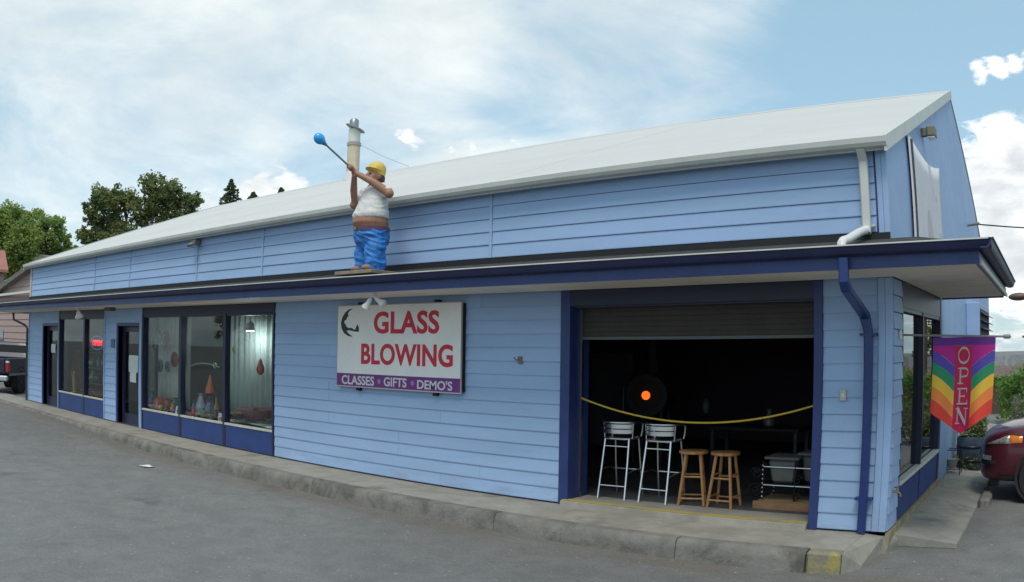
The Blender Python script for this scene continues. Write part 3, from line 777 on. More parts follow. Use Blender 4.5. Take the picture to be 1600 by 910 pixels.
o = MB().box(p.x - .16, p.x + .14, YF + .45, YF + .62, ZS - .07, ZS + .003).build('soffit_lamp', mat('brown_lamp_case', (.10, .075, .06), .5), None, bevel=.015)
tag(o, 'small brown box lamp under the canopy beside the second door', 'lamp')
p = on_y(305, 381, YW - .1)
o = thing('security_light', 'grey security light under the white eave above the display windows', 'lamp', (p.x, YW - .03, p.z))
B('case', mat('grey_case', (.2, .2, .19), .6), o, (p.x - .09, p.x + .09, YW - .15, YW - .032, p.z - .02, p.z + .07), bevel=.012)
MB().prism([(YW - .152, p.z + .03), (YW - .24, p.z - .03), (YW - .20, p.z - .07), (YW - .152, p.z - .02)], 'x', p.x - .1, p.x + .1).build('head', mat('grey_case', (.2, .2, .19), .6), o)

# ------------------------------------------------------------------ neon sign
c = on_y(152, 536, YW + .14); rw = (on_y(163, 536, YW + .14).x - on_y(142, 536, YW + .14).x) / 2
NS = thing('neon_sign', 'oval red neon OPEN sign hanging inside the shop window', 'neon sign', (c.x, YW + .14, c.z - .25))
ring = [(c.x + rw * math.cos(a), YW + .14, c.z + .155 * math.sin(a)) for a in [2 * math.pi * i / 40 for i in range(40)]]
MB().tube(ring, .012, 8, closed=True).build('outer_tube', mat('neon_blue', (.05, .12, .5), .3, emit=((.25, .40, .9), .12)), NS, smooth=True)
text_mesh('OPEN', c.x - rw * .72, c.x + rw * .72, c.z - .07, c.z + .07, YW + .145, .02, mat('neon_red', (.5, .01, .02), .3, emit=((1.0, .03, .05), 1.0)), NS, .05)
B('backing', mat('neon_back', (.015, .015, .018), .4), NS, (c.x - rw * .95, c.x + rw * .95, YW + .165, YW + .17, c.z - .1, c.z + .1))
for dx in (-.4, .4): MB().tube([(c.x + dx * rw, YW + .167, c.z + .1), (c.x + dx * rw, YW + .167, 2.52)], .004, 5).build('hanging_chain', M_STEEL, NS)

# ------------------------------------------------------------------ small wall fittings
p = on_y(812, 563, YW - .03)
o = thing('wall_hook', 'small rusty hook bracket on the siding between sign and garage', 'hook', (p.x, YW - .02, p.z))
B('plate', mat('rusty_grey', (.22, .18, .14), .7, var=.3), o, (p.x - .03, p.x + .03, YW - .032, YW - .017, p.z - .045, p.z + .045), bevel=.004)
MB().tube([(p.x, YW - .03, p.z + .01), (p.x - .02, YW - .08, p.z), (p.x - .04, YW - .09, p.z + .03)], .008, 6).build('hook', mat('rusty_grey', (.22, .18, .14)), o, smooth=True)
p = on_y(1317, 618, YW - .03)
o = thing('doorbell_plate', 'small beige switch plate on the siding right of the garage', 'wall plate', (p.x, YW - .02, p.z))
B('plate', mat('beige_plate', (.48, .45, .40), .5), o, (p.x - .035, p.x + .035, YW - .030, YW - .015, p.z - .055, p.z + .055), bevel=.005)
B('button', M_WHT, o, (p.x - .012, p.x + .012, YW - .036, YW - .030, p.z - .02, p.z + .02), bevel=.002)
p = on_y(176, 537, YW - .03)
o = thing('number_plaque', 'small dull blue plaque on the siding left of the second door', 'plaque', (p.x, YW - .02, p.z - .1))
B('plate', mat('dull_blue_plate', (.07, .12, .22), .5), o, (p.x - .10, p.x + .08, YW - .032, YW - .017, p.z - .09, p.z + .09), bevel=.005)
for q_ in (-.085, .065): MB().ell((p.x + q_, YW - .033, p.z), (.008, .004, .008), 8, 5).build('screw', M_STEEL, o)
p = on_x(1393, 768, XR)
o = thing('outdoor_tap', 'brass garden tap low on the blue corner of the shop', 'tap', (XR + .01, p.y, p.z))
M_BRASS = mat('tarnished_brass', (.30, .22, .10), .4, metal=.9)
MB().tube([(XR, p.y, p.z), (XR + .06, p.y, p.z), (XR + .09, p.y, p.z - .015), (XR + .10, p.y, p.z - .05)], .012, 8).build('spout', M_BRASS, o, smooth=True)
MB().lathe([(.03, .0), (.03, .012)], (XR + .055, p.y, p.z + .035), 10).build('handle', M_BRASS, o)
MB().tube([(XR + .055, p.y, p.z), (XR + .055, p.y, p.z + .04)], .006, 6).build('stem', M_BRASS, o)
# louvred vent box on the far part of the side wall
v0 = on_x(1509, 473, XR); vx = on_y(1530, 480, v0.y).x
VB = thing('vent_box', 'pale blue louvred vent box jutting from the side wall', 'vent', (XR + .1, v0.y + .6, 2.0))
y1v = v0.y + 2.6
B('case', M_SID, VB, (XR + .003, vx, v0.y, y1v, 1.9, v0.z), bevel=.01)
B('opening', M_DARK, VB, (vx + .001, vx + .006, v0.y + .15, y1v - .1, 1.98, v0.z - .1))  # dark sheet on the closed case paints the shade behind the louvres
for i in range(6):
    z = 2.0 + i * .135
    MB().prism([(vx + .007, z), (vx + .09, z - .05), (vx + .095, z - .04), (vx + .012, z + .012)], 'y', v0.y + .16, y1v - .11).build('louvre', mat('dark_louvre', (.07, .075, .085), .5), VB)

# banner, conduit and lamp on the gable
b0, b1 = on_x(1421, 300, XR), on_x(1468, 320, XR)
BN = thing('wall_banner', 'faded white banner with pale red lettering on the gable wall', 'banner', (XR + .02, 10.8, 3.2))
bt0, bt1 = on_x(1419, 212, XR).z, on_x(1467, 268, XR).z
mb = MB(); n = 14; rr = random.Random(2); rows = 8
yv0, yv1 = b0.y, b1.y
vv = []
for j in range(rows + 1):
    for i in range(n + 1):
        t = i / n; yy = yv0 + (yv1 - yv0) * t
        top = bt0 + (bt1 - bt0) * t - .14 * math.sin(math.pi * t)
        zz = 3.06 + (top - 3.06) * j / rows
        vv.append((XR + .03 + .003 * math.sin(t * 9 + j * .5), yy, zz))
ff = [(j * (n + 1) + i, j * (n + 1) + i + 1, (j + 1) * (n + 1) + i + 1, (j + 1) * (n + 1) + i) for j in range(rows) for i in range(n)]
mb.add(vv, ff)
o = mb.build('cloth', mat('faded_banner', (.70, .69, .71), .7, var=.04), BN, smooth=True)
so_ = o.modifiers.new('solid', 'SOLIDIFY'); so_.thickness = .004
M_FADE = mat('faded_red_print', (.60, .52, .55), .7)
for k, (t0, t1, z0_, z1_) in enumerate(((.46, .58, 3.98, 4.24), (.62, .70, 3.94, 4.16), (.74, .80, 3.98, 4.10), (.44, .60, 3.42, 3.80), (.63, .76, 3.36, 3.70), (.80, .92, 3.30, 3.62))):
    mb = MB(); ya_, yb_ = yv0 + (yv1 - yv0) * t0, yv0 + (yv1 - yv0) * t1
    mb.add([(XR + .0352, ya_, z0_), (XR + .0352, yb_, z0_ + .03), (XR + .0352, yb_ - .03, z1_), (XR + .0352, ya_ + .02, z1_ - .05), (XR + .0342, ya_, z0_), (XR + .0342, yb_, z0_ + .03), (XR + .0342, yb_ - .03, z1_), (XR + .0342, ya_ + .02, z1_ - .05)],
           [(0, 1, 2, 3), (7, 6, 5, 4), (0, 4, 5, 1), (1, 5, 6, 2), (2, 6, 7, 3), (3, 7, 4, 0)])
    mb.build('faded_print', M_FADE, BN)
y0 = on_x(1419, 214, XR).y
o = thing('conduit', 'dark conduit running up the gable wall beside the banner', 'conduit', (XR, y0 - .1, 3.0))
MB().tube([(XR + .03, y0 - .04, 2.98), (XR + .03, y0 - .04, gz(y0) - .12)], .028, 8).build('pipe', mat('dark_conduit', (.05, .05, .055), .6), o, smooth=True)
B('cover_strip', M_SEDGE, o, (XR + .003, XR + .02, y0 + .0, y0 + .07, 2.98, gz(y0) - .1))
p = on_x(1440, 208, XR)
o = thing('wall_lamp', 'square olive lamp high on the gable wall under the rake', 'lamp', (XR, p.y, p.z))
B('bracket', mat('olive_case', (.20, .19, .13), .6), o, (XR + .003, XR + .08, p.y - .05, p.y + .05, p.z - .05, p.z + .05))
B('housing', mat('olive_case', (.20, .19, .13)), o, (XR + .08, XR + .20, p.y - .11, p.y + .11, p.z - .08, p.z + .07), bevel=.02)
B('lens', mat('lamp_lens', (.78, .78, .76), .2), o, (XR + .09, XR + .19, p.y - .10, p.y + .10, p.z - .088, p.z - .081))
p = on_x(1512, 352, XR)
o = thing('service_cable', 'overhead service cable leaving the gable wall', 'cable', (XR, p.y, p.z))
e = on_y(1720, 346, p.y + 6)
cp = [Vector((XR + .25, p.y, p.z)).lerp(e, i / 14) + Vector((0, 0, -.12 * math.sin(math.pi * i / 14))) for i in range(15)]
MB().tube(cp, .014, 6).build('wire', M_IRON, o)
MB().tube([(XR - .0, p.y, p.z), (XR + .25, p.y, p.z + .02)], .03, 8).build('insulator', mat('grey_case', (.2, .2, .19)), o)
UP = thing('utility_pole', 'tall wooden utility pole carrying the service cable', 'pole', (e.x, e.y, 0))
MB().tube([(e.x, e.y, -.1), (e.x, e.y, 9.2)], [.16, .11], 12).build('shaft', mat('pole_wood', (.13, .10, .075), .9, var=.3, stretch=(4, 4, .3)), UP, smooth=True)
B('crossarm', mat('pole_wood', (.13, .10, .075)), UP, (e.x - .9, e.x + .9, e.y - .18, e.y - .08, 8.4, 8.52))
for q_ in (-.8, -.3, .3, .8): MB().lathe([(.03, 0), (.05, .04), (.03, .12)], (e.x + q_, e.y - .13, 8.52), 8).build('insulator', mat('grey_case', (.2, .2, .19)), UP)

# ------------------------------------------------------------------ OPEN flag
YFL = 8.40
f0, f1 = on_y(1458, 528, YFL), on_y(1556, 528, YFL); tip = on_y(1497, 679, YFL).z; cor = on_y(1458, 645, YFL).z
FL_ = thing('open_flag', 'rainbow chevron OPEN flag hanging from a pole at the corner', 'flag', ((f0.x + f1.x) / 2, YFL, tip))
cxf = (f0.x + f1.x) / 2; hw = (f1.x - f0.x) / 2; zt = f0.z; Hh = zt - tip
vc = (zt - cor) / Hh
def fpt(u, v_, dy=0.0):
    sway = -.03 * v_
    return (cxf + u * hw * (1 - .035 * v_) + sway, YFL + .045 * math.sin(u * 4.2 + v_ * 2.0) * v_ + .026 * math.sin(u * 9 + v_) * v_ + dy, zt - v_ * Hh)
def edge(u): return vc + (1 - vc) * (1 - abs(u))
def strip(u0, u1, fa, fb, material, n=10, rows=5, dy=0.0, name='stripe'):
    mb = MB(); vv = []
    for s_ in (0, 1):
        for j in range(rows + 1):
            for i in range(n + 1):
                u = u0 + (u1 - u0) * i / n; a, b = fa(u), fb(u)
                q = fpt(u, a + (b - a) * j / rows, dy + s_ * .003); vv.append(q)
    k = (n + 1) * (rows + 1); ff = []
    for j in range(rows):
        for i in range(n):
            q = (j * (n + 1) + i, j * (n + 1) + i + 1, (j + 1) * (n + 1) + i + 1, (j + 1) * (n + 1) + i)
            ff += [q, tuple(k + t for t in reversed(q))]
    rim = [i for i in range(n + 1)] + [j * (n + 1) + n for j in range(1, rows + 1)] + [rows * (n + 1) + i for i in range(n - 1, -1, -1)] + [j * (n + 1) for j in range(rows - 1, 0, -1)]
    ff += [(rim[i], rim[(i + 1) % len(rim)], k + rim[(i + 1) % len(rim)], k + rim[i]) for i in range(len(rim))]
    return mb.add(vv, ff).build(name, material, FL_, smooth=True)
def cloth(n_, c_): return mat('flag_' + n_, c_, .75, bump=.08, bscale=120)
IN = .27
strip(-1, 1, lambda u: 0, lambda u: .085, cloth('violet', (.14, .03, .25)), 16, 2, name='header')
strip(-IN, IN, lambda u: .0855, lambda u: edge(u), cloth('red', (.54, .014, .075)), 8, 12)
def bnd(k):
    base = [(.085, .085), (.14, .30), (.255, .42), (.375, .56), (.505, .70), (.635, .835), (.775, 1.02)][k]
    return lambda u: min(edge(u), base[0] + (base[1] - base[0]) * ((1 - abs(u)) / (1 - IN)) ** 1.35)
cols = [('magenta', (0.52, 0.02, 0.26)), ('indigo', (0.11, 0.075, 0.42)), ('green', (0.03, 0.28, 0.12)), ('yellow', (0.88, 0.52, 0.05)), ('orange', (0.92, 0.25, 0.05)), ('scarlet', (0.8, 0.06, 0.035))]
for k, (nm, c_) in enumerate(cols):
    for sgn in (-1, 1):
        u0, u1 = (-1, -IN - .001) if sgn < 0 else (IN + .001, 1)
        fb = bnd(k + 1) if k < 5 else edge
        strip(u0, u1, bnd(k), (lambda u, fb=fb, fa=bnd(k): max(fb(u) - .002, fa(u) + .001)), cloth(nm, c_), 10, 3)
M_FL = mat('flag_letter', (.46, .42, .42), .7)
def stroke(paths, name='letter'):
    mb = MB()
    for pts_, w_ in paths:
        pts_ = [Vector((a, b)) for a, b in pts_]
        for i in range(len(pts_) - 1):
            a, b = pts_[i], pts_[i + 1]; d = (b - a).normalized(); nrm = Vector((-d.y, d.x)) * w_ / 2
            a2, b2 = a - d * w_ * .2, b + d * w_ * .2
            qs = [a2 + nrm, b2 + nrm, b2 - nrm, a2 - nrm]
            fr_ = [fpt(q.x, q.y, -.004) for q in qs]; bk = [fpt(q.x, q.y, -.0005) for q in qs]
            mb.add(fr_ + bk, [(0, 1, 2, 3), (7, 6, 5, 4), (0, 4, 5, 1), (1, 5, 6, 2), (2, 6, 7, 3), (3, 7, 4, 0)])
    return mb.build(name, M_FL, FL_)
# drawn in flag units: u across (-1..1), v down
lw = .045; sw = .024
yo = .11; hL = .155
O_ = [(.17 * math.cos(t), yo + hL / 2 + hL / 2 * math.sin(t)) for t in [2 * math.pi * i / 22 for i in range(23)]]
stroke([(O_, sw)]); 
y_ = .32
arc = [(-.10, y_), (.06, y_), (.14, y_ + .018), (.15, y_ + .045), (.12, y_ + .075), (.04, y_ + .085), (-.08, y_ + .085)]
stroke([([(-.09, y_), (-.09, y_ + hL)], lw), (arc, sw * .8), ([(-.17, y_), (-.02, y_)], .012), ([(-.17, y_ + hL), (0, y_ + hL)], .012)])
y_ = .53
stroke([([(-.09, y_), (-.09, y_ + hL)], lw), ([(-.16, y_), (.14, y_)], .016), ([(-.09, y_ + hL / 2), (.07, y_ + hL / 2)], .016), ([(-.16, y_ + hL), (.16, y_ + hL)], .016), ([(.13, y_), (.13, y_ + .035)], .02), ([(.15, y_ + hL), (.15, y_ + hL - .035)], .02)])
y_ = .735
stroke([([(-.13, y_), (-.13, y_ + hL)], .03), ([(.13, y_), (.13, y_ + hL)], .03), ([(-.13, y_), (.13, y_ + hL)], .05), ([(-.19, y_), (-.07, y_)], .012), ([(-.19, y_ + hL), (-.06, y_ + hL)], .012), ([(.06, y_), (.2, y_)], .012)])
MB().tube([(XR + .0, YFL, zt + .035), (f1.x + .11, YFL + .005, zt - .005)], .011, 8).build('pole', mat('grey_pole', (.25, .25, .25), .4), FL_, smooth=True)
MB().lathe([(.011, -.04), (.022, -.03), (.022, .03), (.0, .045)], (f1.x + .12, YFL + .005, zt - .005), 10, 'x').build('finial', mat('grey_pole', (.25, .25, .25)), FL_, smooth=True)
MB().ell((XR + .02, YFL, zt + .036), (.02, .05, .06), 10, 6).build('mount', M_WHT, FL_, smooth=True)

# ------------------------------------------------------------------ yellow rope across the opening
p0, p1, p2 = on_y(908, 622, 8.26), on_y(1100, 661, 8.26), on_y(1272, 634, 8.26)
mb = MB(); N = 150; pts = []; rad = []
for i in range(N + 1):
    t = i / N; x_ = p0.x + (p2.x - p0.x) * t
    tm = (p1.x - p0.x) / (p2.x - p0.x)
    z_ = p0.z * (t - tm) * (t - 1) / (tm) + p1.z * t * (t - 1) / (tm * (tm - 1)) + p2.z * t * (t - tm) / (1 - tm)
    pts.append((x_, 8.26, z_)); rad.append(.0115 if i % 2 else .0098)
mb.tube(pts, rad, 7)
tag(mb.build('barrier_rope', mat('yellow_plastic', (.52, .37, .03), .5), None, smooth=True), 'yellow rope slung across the garage opening', 'rope')

# ------------------------------------------------------------------ stools
ZI = SLAB + .0665
def bar_stool():
    t = thing('bar_stool', 'brushed aluminium bar stool with slatted low back inside the garage opening', 'bar stool', (0, 0, 0), 'aluminium bar stools')
    for sx_ in (-1, 1):
        MB().tube([(sx_ * .155, -.135, .71), (sx_ * .165, -.19, .40), (sx_ * .175, -.27, 0)], .0135, 10).build('leg', M_ALU, t, smooth=True)
        MB().tube([(sx_ * .155, .135, .71), (sx_ * .165, .18, .40), (sx_ * .175, .25, 0)], .0135, 10).build('leg', M_ALU, t, smooth=True)
        MB().tube([(sx_ * .168, -.215, .30), (sx_ * .20, -.1, .335), (sx_ * .20, .1, .335), (sx_ * .168, .2, .30)], .008, 8).build('side_brace', M_ALU, t, smooth=True)
    MB().tube([(-.172, -.245, .16), (.172, -.245, .16)], .009, 8).build('footrest', M_ALU, t, smooth=True)
    MB().tube([(-.165, .195, .31), (.165, .195, .31)], .010, 8).build('footrest', M_ALU, t, smooth=True)
    MB().tube([(-.158, -.155, .62), (.158, -.155, .62)], .008, 8).build('footrest', M_ALU, t, smooth=True)
    st = MB(); n = 28; prof = []
    for i in range(n):
        a = 2 * math.pi * i / n; c_, s_ = math.cos(a), math.sin(a)
        prof.append((.19 * math.copysign(abs(c_) ** .6, c_), .18 * math.copysign(abs(s_) ** .6, s_)))
    st.prism(prof, 'z', .70, .725); st.build('seat', M_ALU, t, bevel=.006)
    loop = [(-.19, .13, .725), (-.205, .135, .80), (-.215, .12, .88), (-.22, .06, .90)]
    loop += [(.22 * math.cos(a), -.02 + .20 * math.sin(a) * 1.0, .905) for a in [math.pi + math.pi * i / 14 for i in range(15)]]
    loop += [(.22, .06, .90), (.215, .12, .88), (.205, .135, .80), (.19, .13, .725)]
    MB().tube(loop, .0125, 10).build('arm_rail', M_ALU, t, smooth=True)
    for z in (.775, .835):
        mb = MB(); k = 12; vv = []
        for i in range(k + 1):
            a = math.pi + R_(28) + (math.pi - R_(56)) * i / k
            for r_2 in (.213, .207):
                for z_ in (z, z + .048): vv.append((r_2 * math.cos(a), -.02 + (r_2 - .02) * math.sin(a), z_))
        ff = []
        for i in range(k):
            a, b = i * 4, i * 4 + 4
            ff += [(a, b, b + 1, a + 1), (a + 2, a + 3, b + 3, b + 2), (a + 1, b + 1, b + 3, a + 3), (a, a + 2, b + 2, b)]
        ff += [(0, 1, 3, 2), (k * 4, k * 4 + 2, k * 4 + 3, k * 4 + 1)]
        mb.add(vv, ff).build('back_slat', M_ALU, t, smooth=True)
    for a in (205, 335):
        a = R_(a); MB().tube([(.20 * math.cos(a), -.02 + .185 * math.sin(a), .715), (.212 * math.cos(a), -.02 + .192 * math.sin(a), .90)], .009, 8).build('back_post', M_ALU, t, smooth=True)
    return t
def place(t, loc, rz):
    t.location = loc; t.rotation_euler = (0, 0, R_(rz))
s1 = bar_stool()
s2 = copy_tree(s1)
a, b = on_z(925, 780, ZI), on_z(963, 785, ZI); place(s1, ((a.x + b.x) / 2, max(8.66, (a.y + b.y) / 2 + .27), ZI), 4)
a2, b2 = on_z(991, 788, ZI), on_z(1029, 792, ZI); place(s2, ((a2.x + b2.x) / 2, max(8.66, (a2.y + b2.y) / 2 + .27), ZI), 0)
s1['label'] = 'aluminium bar stool nearest the left jamb of the garage opening'
s2['label'] = 'aluminium bar stool standing next to the wooden stools'
def wood_stool():
    t = thing('wooden_stool', 'round topped wooden stool in the garage opening', 'stool', (0, 0, 0), 'wooden stools')
    MB().lathe([(.14, .583), (.165, .588), (.17, .60), (.168, .614), (.155, .62)], (0, 0, 0), 28).build('seat', M_WOOD, t, smooth=True)
    tops, bots = [], []
    for k in range(4):
        a = R_(45 + 90 * k + 8)
        tp = Vector((.115 * math.cos(a), .115 * math.sin(a), .585)); bt = Vector((.205 * math.cos(a), .205 * math.sin(a), 0))
        tops.append(tp); bots.append(bt)
        MB().tube([bt, tp], [.0175, .019], 10).build('leg', M_WOOD, t, smooth=True)
    for k in range(4):
        for f_ in ((.20, .62) if k % 2 else (.14, .56)):
            p_, q_ = bots[k].lerp(tops[k], f_), bots[(k + 1) % 4].lerp(tops[(k + 1) % 4], f_)
            MB().tube([p_, q_], .0115, 8).build('stretcher', M_WOOD, t, smooth=True)
    return t
w1 = wood_stool(); w2 = copy_tree(w1)
pa, pb = on_z(1078, 795, ZI), on_z(1127, 800, ZI)
ys_ = 8.62
place(w1, (on_y(1084, 710, ys_).x, ys_, ZI), 12); place(w2, (on_y(1134, 713, ys_ + .02).x, ys_ + .02, ZI), -8)
w1['label'] = 'wooden stool next to the aluminium bar stools'
w2['label'] = 'wooden stool next to the grey pots on the pallet'

# ------------------------------------------------------------------ scroll iron rack with grey pots on a pallet
yr = 8.95
xa_ = on_y(1178, 795, yr - .25).x; xb_ = GO[1] - .1
PT = thing('pallet', 'low wooden pallet on the garage floor under the iron rack', 'pallet', ((xa_ + xb_) / 2, yr, ZI))
B('board', M_PLANK, PT, (xa_, xb_, yr - .30, yr - .27, ZI, ZI + .085))
B('board', M_PLANK, PT, (xa_, xb_, yr + .27, yr + .30, ZI, ZI + .085))
for i in range(5):
    y_0 = yr - .268 + i * .108
    B('deck_board', mat('pale_plank', (.42, .30, .16), .8, var=.2, vscale=8, stretch=(.3, 1, 1)), PT, (xa_ + .03, xb_ - .005, y_0, y_0 + .1, ZI + .062, ZI + .084))
zp = ZI + .086
RK = thing('scroll_rack', 'black and silver scrolled iron rack on the pallet in the garage', 'rack', ((xa_ + xb_) / 2, yr, zp))
xm0, xm1 = on_y(1208, 740, yr).x, xb_ - .02
def scroll(cx, cz, y, r, turns, flip):
    return [(cx + flip * r * (1 - .75 * t) * math.cos(turns * 2 * math.pi * t), y, cz + r * (1 - .75 * t) * math.sin(turns * 2 * math.pi * t)) for t in [i / 26 for i in range(27)]]
for y in (yr - .20, yr + .20):
    for z in (zp + .17, zp + .375):
        MB().tube([(xm0 - .05, y, z), (xm1, y, z)], .007, 8).build('rail', M_ALU, RK, smooth=True)
    for x_ in (xm0 - .05, xm0 + .33):
        MB().tube([(x_, y, zp), (x_, y, zp + .44)], .008, 8).build('post', M_IRON, RK, smooth=True)
    for cz, r, fl in ((zp + .30, .075, -1), (zp + .11, .085, -1), (zp + .33, .04, -1), (zp + .07, .04, -1)):
        MB().tube(scroll(xm0 - .13, cz, y, r, 1.4, fl), .007, 6).build('scroll', M_IRON, RK, smooth=True)
    for cz in (zp + .05, zp + .24): MB().tube(scroll(xm0 + .36, cz, y, .06, 1.3, 1), .007, 6).build('scroll', M_IRON, RK, smooth=True)
    for k in range(8): MB().ell((xm0 - .05, y - .012, zp + .04 + .05 * k), (.012, .012, .012), 8, 6).build('bead', M_ALU, RK, smooth=True)
def pot(x, y, z, w_, h, label):
    t = thing('pot', label, 'pot', (x, y, z), 'grey square pots')
    mb = MB(); h2 = w_ * .36
    mb.v = [(x + a * h2 * .9, y + b * h2 * .9, z) for a, b in ((-1, -1), (1, -1), (1, 1), (-1, 1))] + [(x + a * h2 * 1.15, y + b * h2 * 1.15, z + h) for a, b in ((-1, -1), (1, -1), (1, 1), (-1, 1))]
    mb.f = [(3, 2, 1, 0), (4, 5, 6, 7), (0, 1, 5, 4), (1, 2, 6, 5), (2, 3, 7, 6), (3, 0, 4, 7)]
    mb.build('body', M_GREY, t, bevel=.03)
    B('lid', M_GREY, t, (x - w_ * .5, x + w_ * .5, y - w_ * .5, y + w_ * .5, z + h + .001, z + h + .03), bevel=.01)
xp = on_y(1230, 745, yr).x
pot(xp, yr - .02, zp + .19, .42, .27, 'grey lidded square pot at the front of the iron rack')
pot(xp + .34, yr + .10, zp + .19, .40, .31, 'grey lidded square pot at the back of the iron rack')
B('shelf', M_IRON, RK, (xm0 - .05, xm1, yr - .2, yr + .22, zp + .176, zp + .188))

# ------------------------------------------------------------------ rooftop statue
def fused(name, mb, material, parent, voxel=.012, smooth_it=4, fold=0.0):
    """many overlapping volumes merged into one continuous skin"""
    me = bpy.data.meshes.new(name); me.from_pydata(mb.v, [], mb.f)
    bm = bmesh.new(); bm.from_mesh(me); bmesh.ops.remove_doubles(bm, verts=bm.verts, dist=1e-5); bmesh.ops.recalc_face_normals(bm, faces=bm.faces); bm.to_mesh(me); bm.free()
    o = bpy.data.objects.new(name, me); COL.objects.link(o)
    r = o.modifiers.new('r', 'REMESH'); r.mode = 'VOXEL'; r.voxel_size = voxel
    if smooth_it:
        s = o.modifiers.new('s', 'SMOOTH'); s.iterations = smooth_it; s.factor = .5
    dg = bpy.context.evaluated_depsgraph_get()
    m2 = bpy.data.meshes.new_from_object(o.evaluated_get(dg)); m2.name = name
    bpy.data.objects.remove(o)
    if fold:
        for q in m2.vertices:
            p = q.co
            a = noise.noise(Vector((p.x * 5, p.y * 5, p.z * 14))) * fold * .5 - abs(noise.noise(Vector((p.x * 6 + 3, p.y * 6, p.z * 17 + p.x * 9)))) * fold * 1.8 + fold * .4
            q.co = p + q.normal * a
    for p in m2.polygons: p.use_smooth = True
    m2.materials.clear()
    return link(name, m2, material, parent)
def limb(mb, pts, rs, n=12):
    mb.tube(pts, rs, n)
    for p, r in zip(pts, rs): mb.ell(p, (r, r, r), 12, 8)
def loft(mb, rings, n=24):
    """rings: (z, cx, cy, rx, ry)"""
    vv = []
    for z, cx_, cy_, rx, ry in rings:
        vv += [(cx_ + rx * math.cos(2 * math.pi * j / n), cy_ + ry * math.sin(2 * math.pi * j / n), z) for j in range(n)]
    k = len(rings)
    ff = [(i * n + j, i * n + (j + 1) % n, (i + 1) * n + (j + 1) % n, (i + 1) * n + j) for i in range(k - 1) for j in range(n)]
    ff += [tuple(range(n - 1, -1, -1)), tuple(range((k - 1) * n, k * n))]
    mb.add(vv, ff)
ROOF_Y = 7.52
zr = 2.845 + (ROOF_Y - YF + .06) / (YW + .02 - YF + .06) * .285
ft = on_y(580, 418, ROOF_Y)
M_SKIN = mat('painted_skin', (.33, .165, .105), .5, var=.12, vscale=9)
M_TEE = mat('painted_tee', (.62, .605, .58), .6, var=.08, vscale=8, extra=weather((.38, .35, .30), 7, .58, .76, .45))
M_JEAN = mat('painted_jeans', (.028, .19, .56), .55, var=.3, vscale=9, extra=weather((.10, .26, .50), 14, .55, .72, .5))
M_HAT = mat('painted_hat', (.66, .46, .09), .55, var=.12, vscale=12, extra=weather((.36, .28, .12), 16, .58, .74, .5))
M_HAIR = mat('painted_hair', (.06, .035, .025), .6)
M_BELT = mat('painted_belt', (.11, .06, .10), .5)
M_SHOE = mat('painted_boots', (.26, .16, .10), .6, var=.15)
ST = thing('statue', 'painted statue of a stout glass blower in yellow hat on the canopy roof', 'statue', (0, 0, 0))
HD = Vector((.035, .0, 1.205)); HAND = Vector((.0, -.255, 1.215))
mb = MB()
loft(mb, [(.44, 0, 0, .19, .18), (.52, 0, -.01, .215, .20), (.60, 0, -.03, .232, .222), (.68, 0, -.03, .225, .21), (.80, 0, -.01, .20, .17), (.95, 0, .01, .19, .14), (1.05, .01, .01, .15, .10), (1.10, .02, .0, .07, .07)])
limb(mb, [(.02, .01, 1.04), HD - Vector((0, 0, .03))], [.062, .058])
mb.ell(HD, (.088, .102, .118), 18, 12)
mb.ell(HD + Vector((-.01, -.075, -.055)), (.055, .045, .05)); mb.ell(HD + Vector((-.012, -.108, -.005)), (.019, .026, .030))
for sx_ in (-1, 1):
    mb.ell(HD + Vector((sx_ * .088, .01, -.01)), (.014, .026, .034)); mb.ell(HD + Vector((sx_ * .045, -.085, -.04)), (.032, .03, .03))
    mb.ell(HD + Vector((sx_ * .038 - .008, -.092, .03)), (.026, .016, .010))
limb(mb, [(.19, .02, 1.02), (.30, .045, .945), (.17, -.13, 1.10), (.03, -.25, 1.20)], [.066, .062, .047, .034])
limb(mb, [(-.18, .0, 1.02), (-.262, -.125, .865), (-.15, -.20, 1.03), (-.025, -.265, 1.175)], [.064, .060, .047, .034])
HB = {}
ball_ray = ray(499, 217)
th_ = R_(-14.5); RZ = Matrix.Rotation(th_, 3, 'Z')
base = Vector((ft.x, ROOF_Y, zr))
SS = 1.06
handw = base + Vector((0, 0, .048)) + RZ @ (HAND * SS)
fw = RZ @ Vector((-.12, -1, 0)); fw.normalize()
# the bubble lies in the vertical plane through the hands along the way he faces
nrm = Vector((fw.y, -fw.x, 0))
t_ = nrm.dot(handw - CAM) / nrm.dot(ball_ray)
ballw = CAM + ball_ray * t_
ball = (RZ.transposed() @ (ballw - base - Vector((0, 0, .048)))) / SS
pd = (ball - HAND).normalized()
mouth = HD + Vector((-.012, -.118, -.048))
# hands: palms on the pipe with five fingers curled round it
for hc, sd_ in ((HAND + pd * .02, 1), (HAND + pd * .105, -1)):
    side_ = pd.cross(Vector((0, 0, 1))).normalized() * sd_
    up_ = side_.cross(pd).normalized()
    if up_.z < 0: up_ = -up_
    mb.ell(hc + side_ * .028 - up_ * .006, (.030, .034, .038))
    for k in range(4):
        o_ = hc + pd * (-.033 + .021 * k)
        ln = (.90, 1.0, .96, .8)[k]
        pts = [o_ + side_ * .030 + up_ * .020, o_ + side_ * .010 + up_ * .032 * ln, o_ - side_ * .020 + up_ * .022 * ln, o_ - side_ * .027 - up_ * .006 * ln, o_ - side_ * .012 - up_ * .022 * ln]
        limb(mb, pts, [.0105, .0100, .0095, .009, .008], 8)
    limb(mb, [hc + side_ * .032 - pd * .03, hc + side_ * .012 - pd * .048 - up_ * .012, hc - side_ * .012 - pd * .035 - up_ * .024], [.013, .012, .010], 8)
fused('body', mb, M_SKIN, ST, .0085, 2)
